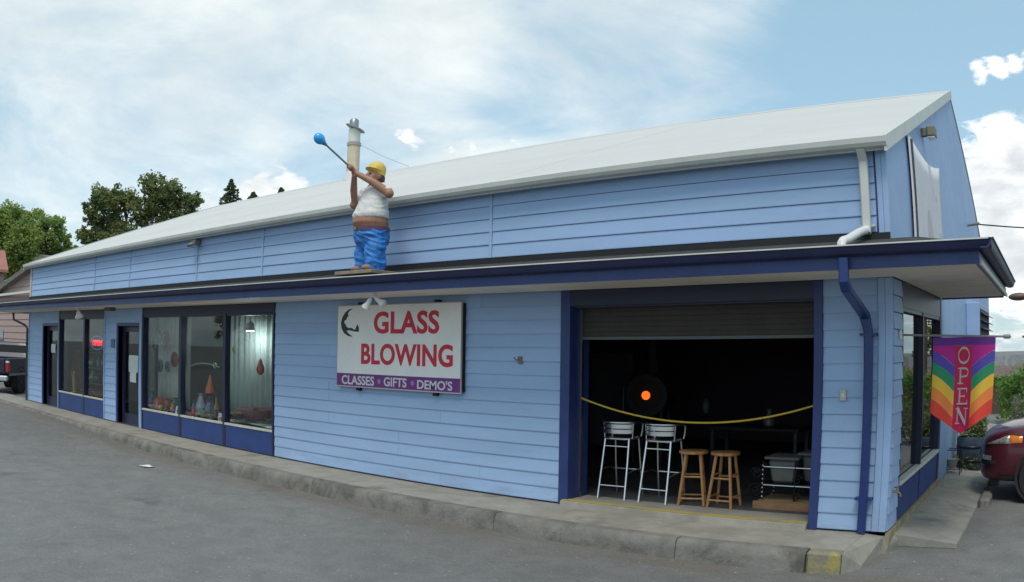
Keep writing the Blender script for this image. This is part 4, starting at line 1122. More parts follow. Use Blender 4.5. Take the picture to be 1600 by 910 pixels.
# features
mb = MB()
for sx_ in (-1, 1): MB().ell(HD + Vector((sx_ * .036 - .008, -.095, .012)), (.013, .008, .009), 10, 6).build('eye', M_HAIR, ST, smooth=True)
mb = MB(); mb.ell(HD + Vector((.0, .035, -.03)), (.094, .085, .105), 18, 12); mb.ell(HD + Vector((0, .085, -.085)), (.05, .04, .06))
fused('hair', mb, M_HAIR, ST, .012, 3)
mb = MB(); rotH = Euler((R_(-16), 0, 0)).to_matrix()
loft(mb, [(-.045, 0, .035, .104, .088), (.0, 0, .0, .111, .120), (.05, 0, 0, .108, .117), (.09, 0, .004, .090, .098), (.118, 0, .006, .060, .064), (.132, 0, .008, .02, .02)])
loft(mb, [(.0, 0, -.012, .117, .134), (.012, 0, -.012, .114, .130)])
mb.v = [tuple(rotH @ Vector(q) + HD + Vector((0, .005, .055))) for q in mb.v]
mb.build('hat', M_HAT, ST, smooth=True)
# shirt that stops above the belly
mb = MB()
loft(mb, [(.655, 0, -.025, .236, .220), (.70, 0, -.028, .240, .222), (.78, 0, -.018, .228, .195), (.88, 0, .0, .216, .168), (.97, 0, .01, .212, .148), (1.04, .01, .01, .180, .115), (1.08, .02, .01, .095, .085)])
limb(mb, [(.15, .012, 1.025), (.20, .02, 1.015), (.262, .035, .972)], [.070, .083, .080])
limb(mb, [(-.15, .01, 1.025), (-.19, -.01, 1.01), (-.232, -.065, .93)], [.070, .083, .078])
fused('shirt', mb, M_TEE, ST, .0115, 4, .010)
mb = MB()
loft(mb, [(.27, 0, .0, .15, .13), (.36, 0, .0, .232, .20), (.44, 0, -.005, .240, .215), (.505, 0, -.008, .232, .214)])
for sx_ in (-1, 1): limb(mb, [(sx_ * .115, -.005, .36), (sx_ * .125, -.03, .22), (sx_ * .13, -.01, .06)], [.136, .130, .126], 16)
fused('trousers', mb, M_JEAN, ST, .0100, 2, .017)
mb = MB(); loft(mb, [(.492, 0, -.009, .236, .218), (.540, 0, -.011, .238, .221)]); mb.build('belt', M_BELT, ST, smooth=True)
B('buckle', M_BRASS, ST, (-.03, .03, -.245, -.228, .495, .537), bevel=.004)
for sx_ in (-1, 1):
    mb = MB(); mb.ell((sx_ * .135, -.075, .03), (.062, .135, .05)); mb.ell((sx_ * .132, .0, .05), (.07, .08, .06))
    fused('boot', mb, M_SHOE, ST, .013, 2)
ST.location = base + Vector((0, 0, .048)); ST.rotation_euler = (0, 0, th_); ST.scale = (SS * 1.03, SS * 1.03, SS)
base2 = base + Vector((0, 0, .03))
PB = tag(B('plinth_board', mat('plinth_wood', (.26, .20, .15), .8, var=.2), None, (base.x - .42, base.x + .30, ROOF_Y - .28, ROOF_Y + .20, zr - .005, zr + .043), bevel=.006), 'weathered timber plinth under the statue on the canopy', 'plinth')
BP = thing('blowpipe', 'long blowpipe with a bright blue glass bubble held by the statue', 'blowpipe', (0, 0, 0))
BP.location = ST.location; BP.rotation_euler = ST.rotation_euler
ball2 = ball
BP.scale = (SS, SS, SS)
pd2 = (ball2 - HAND).normalized()
MB().tube([mouth - pd2 * .0, HAND + pd2 * .0 + Vector((0, 0, .0)), ball2 - pd2 * .05], [.011, .012, .012], 10).build('pipe', mat('pipe_metal', (.14, .16, .17), .45, metal=.3), BP, smooth=True)
q = pd2.to_track_quat('Z', 'Y').to_matrix()
MB().ell(ball2, (.068, .068, .080), 22, 14, q).build('glass_bubble', mat('blue_glass', (.02, .36, .80), .2, coat=.4), BP, smooth=True)
MB().tube([ball2 - pd2 * .125, ball2 - pd2 * .09, ball2 - pd2 * .055], [.016, .026, .046], 12).build('neck', mat('teal_glass', (.02, .28, .52), .15), BP, smooth=True)

# ------------------------------------------------------------------ workshop equipment
gc = on_y(1010, 618, 11.5)
GF = thing('glory_hole_furnace', 'round drum furnace with glowing orange mouth in the dark workshop', 'furnace', (gc.x, 11.9, ZI))
aim = (CAM - gc); aim.z = 0; aim.normalize(); aim = (aim * .5 + Vector((0, -1, 0)) * .5).normalized()
cen = Vector((gc.x, 11.5, gc.z))
MB().tube([cen + aim * .0, cen - aim * .75], .33, 28).build('drum', M_DARK2, GF, smooth=True)
MB().tube([cen + aim * .03, cen + aim * .001], [.20, .24], 24).build('collar', mat('firebrick', (.07, .045, .035), .8), GF, smooth=True)
MB().tube([cen + aim * .032, cen + aim * .037], .068, 20).build('mouth', mat('furnace_glow', (.9, .2, .02), .5, emit=((1.0, .13, .012), 1.15)), GF)
for q_ in (-.22, .22):
    for w_ in (.1, .62):
        c_ = cen - aim * w_ + Vector((aim.y, -aim.x, 0)) * q_
        MB().tube([(c_.x, c_.y, ZI), (c_.x, c_.y, cen.z - .22)], .025, 8).build('leg', M_DARK2, GF)
MB().tube([cen - aim * .4 + Vector((0, 0, .3)), (cen - aim * .4) + Vector((0, 0, 1.55))], .10, 14).build('flue', M_DARK2, GF, smooth=True)
p = on_y(955, 600, 12.4)
AN = thing('annealing_oven', 'tall grey oven cabinet standing left of the glowing furnace', 'oven', (p.x, 12.4, ZI))
B('cabinet', mat('oven_grey', (.10, .10, .115), .5), AN, (p.x - .45, p.x + .40, 12.4, 13.2, ZI + .12, 2.0), bevel=.02)
B('door', mat('oven_grey', (.10, .10, .115)), AN, (p.x - .40, p.x + .35, 12.37, 12.398, ZI + .5, 1.9), bevel=.01)
MB().tube([(p.x + .28, 12.34, 1.0), (p.x + .28, 12.34, 1.4)], .015, 8).build('handle', M_STEEL, AN)
for a_ in (-.38, .33): [B('foot', M_DARK2, AN, (p.x + a_ - .03, p.x + a_ + .03, y_, y_ + .06, ZI, ZI + .12)) for y_ in (12.45, 13.05)]
p = on_y(1180, 668, 11.2)
BT = thing('work_bench', 'dark steel topped work bench in the workshop', 'bench', (p.x, 11.4, ZI))
B('top', mat('bench_top', (.02, .019, .022), .8), BT, (p.x - .7, p.x + .7, 11.1, 11.75, p.z - .05, p.z), bevel=.01)
for a_ in (-.64, .64):
    for b_ in (11.15, 11.7): B('leg', M_DARK2, BT, (p.x + a_ - .025, p.x + a_ + .025, b_ - .025, b_ + .025, ZI, p.z - .051))
mb = MB().lathe([(.05, 0), (.085, .03), (.09, .10), (.05, .17), (.03, .22), (.045, .26)], (p.x + .18, 11.3, p.z + .001), 18)
tag(mb.build('glass_vase', mat('pale_glass', (.12, .12, .13), .3), None, smooth=True), 'pale vase standing on the work bench', 'vase')
p = on_y(1103, 634, 12.0)
mb = MB().lathe([(.02, -.0), (.06, -.05), (.075, -.14), (.03, -.22)], (p.x, 12.0, p.z + .1), 14)
o = thing('hanging_lamp', 'small pale lamp hanging deep in the workshop', 'lamp', (p.x, 12.0, p.z))
mb.build('shade', mat('pale_glass', (.34, .34, .36)), o, smooth=True)
MB().tube([(p.x, 12, p.z + .1), (p.x, 12, 2.999)], .006, 6).build('cord', M_IRON, o)

# ------------------------------------------------------------------ things in the display windows
def curtain(px0, px1, y, z0, z1, col_name, col, label, waves=7, amp=.03):
    x0, x1 = on_y(px0, 560, y).x, on_y(px1, 560, y).x
    mb = MB(); n = waves * 6; vv = []
    for z in (z0, (z0 + z1) / 2, z1):
        for i in range(n + 1):
            t = i / n; vv.append((x0 + (x1 - x0) * t, y + amp * math.sin(t * waves * 2 * math.pi) + .008 * math.sin(t * 31 + z), z))
    ff = [(j * (n + 1) + i, j * (n + 1) + i + 1, (j + 1) * (n + 1) + i + 1, (j + 1) * (n + 1) + i) for j in range(2) for i in range(n)]
    o = mb.add(vv, ff).build('curtain', mat(col_name, col, .85), None, smooth=True)
    m_ = o.modifiers.new('solid', 'SOLIDIFY'); m_.thickness = .004
    return tag(o, label, 'curtain')
YD = YW + .75
curtain(247, 283, YD, .66, 2.98, 'white_drape', (.80, .82, .78), 'white pleated drape behind the first display pane', 6)
curtain(231, 243, YD + .05, .66, 2.98, 'grey_drape', (.36, .38, .36), 'grey drape at the left edge of the first display pane', 3)
curtain(285, 298, YD, .66, 2.98, 'grey_drape', (.36, .38, .36), 'narrow grey drape at the left edge of the middle display pane', 3)
curtain(356, 428, YD + .1, .66, 2.98, 'sage_drape', (.45, .56, .52), 'sage green drape behind the third display pane', 9)
curtain(96, 106, YD + .2, .4, 2.98, 'grey_drape', (.36, .38, .36), 'grey drape at the left edge of the neon window', 3)
curtain(128, 139, YD + .35, .4, 2.98, 'grey_drape', (.36, .38, .36), 'grey drape in the middle of the neon window', 3)
# a display shelf along each group of panes
for x0, x1, lb in ((W3[0] + .05, xw(281) - .05, 'white display ledge inside the first display pane'), (xw(281) + .05, xw(350) - .05, 'white display ledge inside the middle display pane'), (xw(350) + .05, W3[1] - .05, 'white display ledge inside the third display pane'), (W1[0] + .05, W1[1] - .05, 'white display ledge inside the neon window')):
    t = thing('display_ledge', lb, 'shelf', ((x0 + x1) / 2, YW + .4, SLAB), 'display ledges')
    B('top', mat('ledge_white', (.42, .43, .40), .6), t, (x0, x1, YW + .12, YW + .70, .58, .61))
    for q_ in (x0 + .06, x1 - .06): [B('leg', M_DARK2, t, (q_ - .03, q_ + .03, YW + y_, YW + y_ + .06, SLAB + .012, .579)) for y_ in (.16, .55)]
ZL = .611
def gcol(n_, c_): return mat('glass_' + n_, c_, .12, coat=.5)
def roundel(px, py, y, r, m_, label):
    p = on_y(px, py, y); t = thing('glass_roundel', label, 'glass ornament', (p.x, y, p.z), 'hanging glass roundels')
    mb = MB(); mb.lathe([(.02, -.012), (r * .6, -.02), (r, -.006), (r, .006), (r * .6, .012), (.02, .006)], (p.x, y, p.z), 22, 'y'); mb.build('disc', m_, t, smooth=True)
    MB().lathe([(.005, -.03), (r * .35, -.024), (r * .4, -.018)], (p.x, y, p.z), 14, 'y').build('centre', gcol('dark', (.03, .04, .05)), t, smooth=True)
    MB().tube([(p.x, y, p.z + r), (p.x, y, 2.99)], .002, 4).build('thread', M_IRON, t)
for px, py, r, c_, cn in ((247.5, 527, .15, (.03, .20, .19), 'teal'), (259, 528, .15, (.28, .03, .03), 'red'), (242.5, 537, .14, (.04, .06, .06), 'smoky'), (272.5, 562, .16, (.26, .02, .025), 'crimson'), (250, 572, .14, (.05, .16, .22), 'blue'), (262, 573, .12, (.07, .20, .21), 'aqua')):
    roundel(px, py, YW + .45, r, gcol(cn, c_), cn + ' glass roundel hanging on a thread in the first display pane')
def lathe_thing(name, px, y, prof, m_, label, cat, zl=ZL, n=20, group='glassware on the display ledges'):
    x_ = on_y(px, 630, y).x
    o = MB().lathe(prof, (x_, y, zl), n).build(name, m_, None, smooth=True)
    return tag(o, label, cat, group)
vase = [(.06, 0), (.10, .05), (.11, .14), (.06, .24), (.04, .30), (.07, .34)]
bowl = [(.06, 0), (.14, .06), (.22, .14), (.27, .17), (.25, .17), (.12, .07), (.02, .03)]
bottle = [(.05, 0), (.055, .02), (.055, .17), (.02, .23), (.02, .31), (.028, .32)]
ballp = [(.02, 0), (.09, .03), (.125, .10), (.125, .15), (.09, .22), (.03, .25)]
lathe_thing('glass_float', 248, YW + .40, ballp, gcol('orange', (.55, .09, .015)), 'bright orange glass float on the ledge of the first pane', 'glass ornament')
lathe_thing('glass_float', 263, YW + .45, ballp, gcol('rust', (.32, .05, .02)), 'rust red glass float on the ledge of the first pane', 'glass ornament')
lathe_thing('glass_vase', 239, YW + .5, vase, gcol('cobalt', (.03, .05, .22)), 'cobalt blue vase on the ledge of the first pane', 'vase')
lathe_thing('glass_vase', 274, YW + .5, [(r * 1.2, z * .8) for r, z in vase], gcol('teal', (.03, .20, .19)), 'teal vase on the ledge of the first pane', 'vase')
lathe_thing('glass_bowl', 270, YW + .3, [(r * .7, z * .8) for r, z in bowl], gcol('crimson', (.26, .02, .025)), 'small crimson bowl on the ledge of the first pane', 'bowl')
lathe_thing('glass_bowl', 402, YW + .40, [(r * 1.45, z * 1.35) for r, z in bowl], gcol('wine', (.24, .03, .06)), 'wide wine red bowl on the ledge of the third pane', 'bowl', ZL + .06, 28)
lathe_thing('glass_bowl', 380, YW + .45, [(r * 1.0, z * .7) for r, z in bowl], gcol('coral', (.42, .12, .06)), 'shallow coral bowl on the ledge of the third pane', 'bowl', ZL + .06)
for k, (px, c_, nm, pr, yy) in enumerate(((303, (.10, .12, .20), 'slate blue bottle', bottle, .3), (309, (.16, .20, .18), 'grey green bottle', bottle, .45), (314, (.35, .36, .48), 'pale lilac vase', vase, .4), (327, (.10, .16, .22), 'deep aqua vase', vase, .35), (333, (.05, .10, .09), 'bottle green bottle', bottle, .5), (338, (.22, .14, .05), 'amber bottle', bottle, .35), (320, (.13, .04, .08), 'plum vase', vase, .55))):
    lathe_thing('glass_' + ('vase' if pr is vase else 'bottle'), px, YW + yy, [(r, z * (1 + .15 * (k % 3))) for r, z in pr], gcol('m%d' % k, c_), nm + ' on the ledge of the middle pane', 'vase' if pr is vase else 'bottle')
x_ = on_y(320, 600, YW + .5).x; zc_ = on_y(320, 607, YW + .5).z
o = thing('glass_sculpture', 'orange flame shaped glass sculpture on a dark pedestal', 'sculpture', (x_, YW + .62, ZL))
MB().lathe([(.03, 0), (.10, .03), (.09, .10), (.045, .25), (.012, .38)], (x_, YW + .62, zc_ - .12), 18).build('flame', gcol('flame', (.55, .10, .02)), o, smooth=True)
B('pedestal', M_DARK2, o, (x_ - .1, x_ + .1, YW + .56, YW + .69, ZL, zc_ - .121), bevel=.01)
pts = [on_y(a, b, YW + .35) for a, b in ((295, 575), (302, 570), (312, 567.5), (322, 568), (331, 570), (338, 573), (343, 574))]
o = thing('glass_swirl', 'pale green curved glass rod hanging in the middle pane', 'glass ornament', pts[3])
MB().tube(pts, [.008, .012, .014, .014, .014, .016, .006], 10).build('rod', gcol('pale_green', (.30, .45, .35)), o, smooth=True)
q = pts[5]; MB().tube([(q.x - .05 + .05 * math.cos(a), YW + .35, q.z + .02 + .05 * math.sin(a)) for a in [i * .5 for i in range(13)]], .012, 8).build('curl', gcol('pale_green', (.30, .45, .35)), o, smooth=True)
for q in (pts[1], pts[4]): MB().tube([q, (q.x, q.y, 2.99)], .002, 4).build('thread', M_IRON, o)
p = on_y(407, 573, YW + .5)
o = thing('glass_pendant', 'red teardrop glass pendant hanging in the third pane', 'glass ornament', p)
MB().lathe([(.01, .14), (.035, .08), (.075, -.04), (.07, -.10), (.02, -.15)], p, 16).build('drop', gcol('pendant', (.45, .03, .02)), o, smooth=True)
MB().tube([(p.x, p.y, p.z + .14), (p.x, p.y, 2.99)], .003, 4).build('thread', M_IRON, o)
p = on_y(391, 517, YW + .55)
o = thing('ceiling_spot', 'small lit ceiling spot behind the third display pane', 'lamp', p)
MB().lathe([(.03, .16), (.07, .12), (.09, .0), (.08, .0)], p, 16).build('can', M_WHT, o, smooth=True)
MB().lathe([(.075, -.004), (.075, -.012)], p, 16).build('bulb', mat('lit_bulb', (.9, .9, 1), .3, emit=((.75, .82, 1.0), 6.0)), o)
MB().tube([(p.x, p.y, p.z + .16), (p.x, p.y, 2.99)], .01, 6).build('stem', M_WHT, o)
pl_ = bpy.data.lights.new('display_lamp', 'POINT'); pl_.energy = 8; pl_.color = (.92, .96, 1.0); pl_.shadow_soft_size = .08
po_ = bpy.data.objects.new('lamp_light', pl_); COL.objects.link(po_); adopt(po_, o); po_.location = (p.x, p.y - .02, p.z - .12)
rd = random.Random(77)
shapes = (('vase', vase), ('bowl', bowl), ('bottle', bottle), ('float', ballp))
hues = (('scarlet', (.45, .03, .03)), ('turquoise', (.03, .28, .30)), ('amber', (.45, .20, .02)), ('violet', (.16, .05, .30)), ('emerald', (.02, .20, .08)), ('ruby', (.30, .01, .05)), ('sky blue', (.12, .30, .50)), ('lime', (.28, .36, .05)), ('black', (.02, .02, .025)), ('ivory', (.55, .52, .44)), ('rose', (.45, .15, .20)), ('gold', (.42, .28, .06)))
for pane, xa_, xb_, y0_, cnt in (('first', W3[0] + .15, xw(281) - .15, .20, 9), ('middle', xw(281) + .15, xw(350) - .15, .18, 12), ('third', xw(350) + .15, W3[1] - .15, .52, 8)):
    for k in range(cnt):
        sn, pr = shapes[(k * 3 + cnt) % 4]; hn, hc_ = hues[(k + cnt) % 12]
        sc_ = rd.uniform(.38, .62); x_ = xa_ + (xb_ - xa_) * (k + .5 + rd.uniform(-.2, .2)) / cnt
        o = MB().lathe([(r * sc_, z * sc_) for r, z in pr], (x_, YW + y0_ + rd.uniform(-.03, .03), ZL + .001 + (.06 if pane == 'third' else 0)), 14).build('glass_' + sn, gcol('s_' + hn.replace(' ', '_'), hc_), None, smooth=True)
        tag(o, 'small %s glass %s on the ledge of the %s display pane' % (hn, sn, pane), 'vase' if sn == 'vase' else sn if sn != 'float' else 'glass ornament', 'small glassware in the display windows')
for k in range(10):
    hn, hc_ = hues[(k * 5 + 1) % 12]; x_ = xw(286) + .25 + (xw(350) - xw(286) - .4) * rd.random(); z_ = rd.uniform(1.0, 2.1); y_ = YW + rd.uniform(.8, 1.6)
    t = thing('glass_bauble', '%s glass bauble hanging deep behind the middle display pane' % hn, 'glass ornament', (x_, y_, z_), 'hanging glass baubles')
    MB().ell((x_, y_, z_), (.07, .07, .08), 14, 9).build('ball', gcol('s_' + hn.replace(' ', '_'), hc_), t, smooth=True)
    MB().tube([(x_, y_, z_ + .08), (x_, y_, 2.99)], .002, 4).build('thread', M_IRON, t)
# cloth and blown leaves under the wide bowl
x0, x1 = xw(353) + .08, W3[1] - .08
mb = MB(); vv = []; n = 18; m_ = 6
for j in range(m_ + 1):
    for i in range(n + 1):
        xx = x0 + (x1 - x0) * i / n; yy = YW + .14 + .52 * j / m_
        vv.append((xx, yy, ZL + .012 + .03 * (1 + noise.noise(Vector((xx * 4, yy * 6, 1))))))
mb.add(vv, [(j * (n + 1) + i, j * (n + 1) + i + 1, (j + 1) * (n + 1) + i + 1, (j + 1) * (n + 1) + i) for j in range(m_) for i in range(n)])
o = mb.build('display_cloth', mat('aqua_cloth', (.48, .62, .60), .8), None, smooth=True)
tag(o, 'crumpled pale aqua cloth under the wine red bowl', 'cloth')
for k, (px, yy, c_) in enumerate(((371, .22, (.04, .12, .14)), (378, .26, (.06, .16, .12)), (384, .20, (.03, .08, .10)), (412, .22, (.05, .14, .12)))):
    x_ = on_y(px, 655, YW + yy).x
    mb = MB(); mb.ell((x_, YW + yy, ZL + .09), (.13, .05, .015), 12, 6, Euler((R_(20), R_(-18 + 9 * k), R_(20 * k))).to_matrix())
    tag(mb.build('glass_leaf', gcol('leaf%d' % k, c_), None, smooth=True), ('dark teal', 'mid green', 'inky blue', 'bottle green')[k] + ' blown glass leaf on the aqua cloth', 'glass ornament', 'glass leaves on the cloth')
for px, py, lb, yy in ((275.5, 640, 'small white price card in the first display pane', .16), (342.5, 648, 'small white price card in the middle display pane', .16)):
    p = on_y(px, py, YW + yy)
    tag(MB().prism([(YW + yy, ZL), (YW + yy + .02, ZL + .15), (YW + yy + .022, ZL + .15), (YW + yy + .04, ZL)], 'x', p.x - .05, p.x + .05).build('price_card', M_WHT, None), lb, 'card')
# neon window
def wpx(px, y): return on_y(px, 590, y).x
x_ = wpx(116, YW + .4)
o = thing('figurine', 'slim golden figurine standing in the neon window', 'figurine', (x_, YW + .4, ZL))
MB().lathe([(.09, 0), (.09, .03), (.04, .06), (.05, .20), (.065, .34), (.035, .44), (.025, .47)], (x_, YW + .4, ZL), 14).build('body', mat('gold_paint', (.42, .27, .09), .45), o, smooth=True)
MB().ell((x_, YW + .4, ZL + .52), (.05, .05, .065)).build('head', mat('gold_paint', (.42, .27, .09)), o, smooth=True)
MB().tube([(x_ - .05, YW + .4, ZL + .38), (x_ - .16, YW + .38, ZL + .5), (x_ - .10, YW + .38, ZL + .62)], [.02, .018, .014], 8).build('arm', mat('gold_paint', (.42, .27, .09)), o, smooth=True)
x_ = wpx(120, YW + 1.0)
tag(B('easel_panel', mat('umber_panel', (.16, .085, .05), .7, var=.3, vscale=3), None, (x_ - .30, x_ + .30, YW + 1.0, YW + 1.04, ZL, 1.75), bevel=.01), 'umber painted panel propped behind the golden figurine', 'panel')
rs_ = random.Random(9)
x_ = wpx(150, YW + .8)
o = thing('shelf_unit', 'dark shelf unit at the back of the neon window', 'shelf', (x_, YW + .9, SLAB))
for z in (.9, 1.3, 1.7): B('board', mat('shelf_wood', (.10, .07, .05), .6), o, (x_ - .6, x_ + .6, YW + .74, YW + 1.04, z - .03, z))
for q_ in (-.63, .601): B('upright', mat('shelf_wood', (.10, .07, .05)), o, (x_ + q_, x_ + q_ + .029, YW + .74, YW + 1.04, SLAB + .012, 1.8))
k = 0
for z, items in ((.9, ('teal', 'smoky', 'cobalt')), (1.3, ('aqua', 'blue', 'dark'))):
    for i, cn in enumerate(items):
        lathe_o = MB().lathe([(r * 1.1, h * .95) for r, h in (vase, ballp, bottle)[(i + k) % 3]], (x_ - .38 + .38 * i, YW + .88, z + .001), 16).build('glass_piece', MATS['glass_' + cn], None, smooth=True)
        tag(lathe_o, '%s glass piece on the %s board of the dark shelf unit' % (cn, 'lower' if z < 1 else 'middle'), 'glass ornament', 'glassware on the shelf unit')
    k += 1
for px, c_, nm in ((140, (.20, .05, .03), 'brick red'), (148, (.10, .12, .10), 'moss green'), (156, (.25, .10, .05), 'burnt orange')):
    x_ = wpx(px, YW + .35)
    tag(MB().lathe(bowl, (x_, YW + .35, ZL), 18).build('glass_bowl', gcol(nm.replace(' ', '_'), c_), None, smooth=True), nm + ' bowl on the ledge of the neon window', 'bowl', 'bowls in the neon window')

# ------------------------------------------------------------------ litter
p = on_z(227, 729, zground(-12, 6) + .004)
mb = MB(); n = 8; vv = []
for j in range(5):
    for i in range(n + 1):
        vv.append((p.x - .11 + .22 * i / n + .02 * j, p.y - .08 + .04 * j, p.z + .008 + .03 * abs(noise.noise(Vector((i * .7, j * .9, 3))))))
mb.add(vv, [(j * (n + 1) + i, j * (n + 1) + i + 1, (j + 1) * (n + 1) + i + 1, (j + 1) * (n + 1) + i) for j in range(4) for i in range(n)])
tag(mb.build('paper_scrap', M_WHT, None), 'crumpled white paper scrap lying on the asphalt', 'litter')

# ------------------------------------------------------------------ vegetation
def leaf_mat(n_, c_):
    if n_ in MATS: return MATS[n_]
    M = bpy.data.materials.new(n_); M.use_nodes = True; t = M.node_tree; q = G(t)
    b = t.nodes['Principled BSDF']; b.inputs['Roughness'].default_value = .6; b.inputs['Specular IOR Level'].default_value = .25
    tc = q.n('ShaderNodeTexCoord').outputs['Object']
    rnd = q.n('ShaderNodeNewGeometry').outputs['Random Per Island']
    c1_ = q.mix(rnd, tuple(x * .62 for x in c_) + (1,), tuple(x * 1.35 for x in c_) + (1,))
    c2_ = q.mix(q.smooth(q.noise(tc, .7, 3), .35, .65, 0, .55), c1_, (c_[0] * 1.5, c_[1] * 1.12, c_[2] * .75, 1))
    q.put(b.inputs['Base Color'], c2_)
    tr = q.n('ShaderNodeBsdfTranslucent'); q.put(tr.inputs[0], c2_)
    mx = q.n('ShaderNodeMixShader'); mx.inputs[0].default_value = .45
    out = t.nodes['Material Output']
    t.links.new(b.outputs[0], mx.inputs[1]); t.links.new(tr.outputs[0], mx.inputs[2]); t.links.new(mx.outputs[0], out.inputs[0])
    MATS[n_] = M
    return M
M_BARK = mat('bark', (.085, .065, .05), .95, var=.3, vscale=4, bump=.6, bscale=14)
def leaves(rnd, clumps, per, size, spread, droop=.0):
    """leaf-sized folded faces scattered in clumps"""
    mb = MB(); V = mb.v; F = mb.f
    for c_, cr in clumps:
        for _ in range(per):
            d = Vector((rnd.gauss(0, 1), rnd.gauss(0, 1), rnd.gauss(0, .75))); d = d.normalized() * (rnd.random() ** .45) * cr * spread
            p = Vector(c_) + d
            a = Vector((rnd.uniform(-1, 1), rnd.uniform(-1, 1), rnd.uniform(-.7, .5) - droop)).normalized()
            b_ = a.cross(Vector((rnd.uniform(-1, 1), rnd.uniform(-1, 1), rnd.uniform(-1, 1)))).normalized()
            s_ = size * rnd.uniform(.6, 1.35); k = len(V)
            n_ = a.cross(b_) * s_ * .16
            V.append(tuple(p - a * s_ * .5)); V.append(tuple(p + b_ * s_ * .32 + n_)); V.append(tuple(p + a * s_ * .6)); V.append(tuple(p - b_ * s_ * .32 + n_))
            F.append((k, k + 1, k + 2, k + 3))
    return mb
def leaf_obj(mb, name, material, parent):
    me = bpy.data.meshes.new(name); me.from_pydata(mb.v, [], mb.f)
    return link(name, me, material, parent)
def broad_tree(loc, height, lobes_, n_clump, per, size, lm, label, seed, group, trunk_r=.28, cat='tree'):
    """lobes: (dx, dy, z, radius) in metres"""
    rnd = random.Random(seed); loc = Vector(loc)
    T = thing('broadleaf_tree', label, cat, loc, group)
    mb = MB()
    fork = height * .28
    mb.tube([loc + Vector((0, 0, -.2)), loc + Vector((.05, .03, fork * .5)), loc + Vector((0, 0, fork))], [trunk_r * 1.25, trunk_r, trunk_r * .8], 10)
    clumps = []
    for dx, dy, z, r in lobes_:
        c_ = loc + Vector((dx, dy, z))
        mid = loc + Vector((dx * .4, dy * .4, fork + (z - fork) * .5)) + Vector((rnd.uniform(-.3, .3), rnd.uniform(-.3, .3), 0))
        mb.tube([loc + Vector((0, 0, fork * .9)), mid, c_], [trunk_r * .6, trunk_r * .36, trunk_r * .10], 7)
        for _ in range(4):
            d = Vector((rnd.gauss(0, 1), rnd.gauss(0, 1), rnd.gauss(.2, .8))).normalized() * r * .9
            mb.tube([mid.lerp(c_, .6), c_ + d * .5, c_ + d], [trunk_r * .18, trunk_r * .1, trunk_r * .03], 5)
        k = max(3, int(n_clump * r * r / sum(l[3] ** 2 for l in lobes_)))
        for _ in range(k):
            d = Vector((rnd.gauss(0, 1), rnd.gauss(0, 1), rnd.gauss(0, .85))).normalized() * r * (rnd.uniform(.25, 1.06) ** .6)
            clumps.append((c_ + d, r * rnd.uniform(.20, .46)))
    mb.build('trunk', M_BARK, T, smooth=True)
    leaf_obj(leaves(rnd, clumps, per, size, 1.0), 'crown', lm, T)
    return T
def polar(px, dist):
    v = ray(px, 480); a = math.hypot(v.x, v.y); return Vector((v.x / a * dist, v.y / a * dist, .1))
def zof(px, py, dist):
    v = ray(px, py); return CAM.z + v.z / math.hypot(v.x, v.y) * dist
LM_A = leaf_mat('leaf_mid_green', (.26, .38, .12)); LM_B = leaf_mat('leaf_dark_olive', (.19, .25, .11)); LM_C = leaf_mat('leaf_yellow_green', (.18, .22, .05)); LM_D = leaf_mat('leaf_hedge', (.18, .33, .08)); LM_E = leaf_mat('leaf_grey_green', (.17, .19, .14)); LM_F = leaf_mat('needle_green', (.10, .15, .10))
def lobes_px(pts, dist, center):
    """crown lobes from their place in the picture at a given distance"""
    out = []
    rt = Vector((-center.y, center.x, 0)).normalized(); rt = -rt
    for px, py, rpx, depth in pts:
        c_ = polar(px, dist); r = rpx / 1313 * dist
        p = c_ + Vector((center.x, center.y, 0)).normalized() * depth
        out.append((p.x - center.x, p.y - center.y, zof(px, py, dist), r))
    return out
dA = 78; cA = polar(30, dA)
broad_tree(cA, 9.5, lobes_px([(10, 345, 28, 0), (40, 350, 28, 1), (-20, 350, 36, 0), (72, 362, 24, -1), (92, 385, 19, 0), (30, 385, 34, -2), (-10, 400, 36, 0), (70, 400, 28, 2), (100, 402, 16, 1), (115, 395, 14, 3), (20, 425, 34, 0)], dA, cA), 640, 52, .30, LM_A, 'mid green leafy tree rising behind the red roofed house', 21, 'trees beyond the shop')
dB = 52; cB = polar(215, dB)
broad_tree(cB, 11.5, lobes_px([(150, 318, 24, 0), (185, 310, 24, 1), (235, 300, 26, -1), (262, 305, 22, 0), (290, 318, 19, 0), (215, 330, 26, 0), (160, 350, 26, 1), (140, 340, 18, 0), (250, 335, 28, 0), (290, 342, 18, 1), (125, 330, 10, 0), (180, 370, 28, 0), (130, 372, 16, 0), (225, 290, 11, 0), (150, 388, 26, 0)], dB, cB), 560, 34, .21, LM_B, 'dark olive broad tree rising behind the white roof', 33, 'trees beyond the shop')
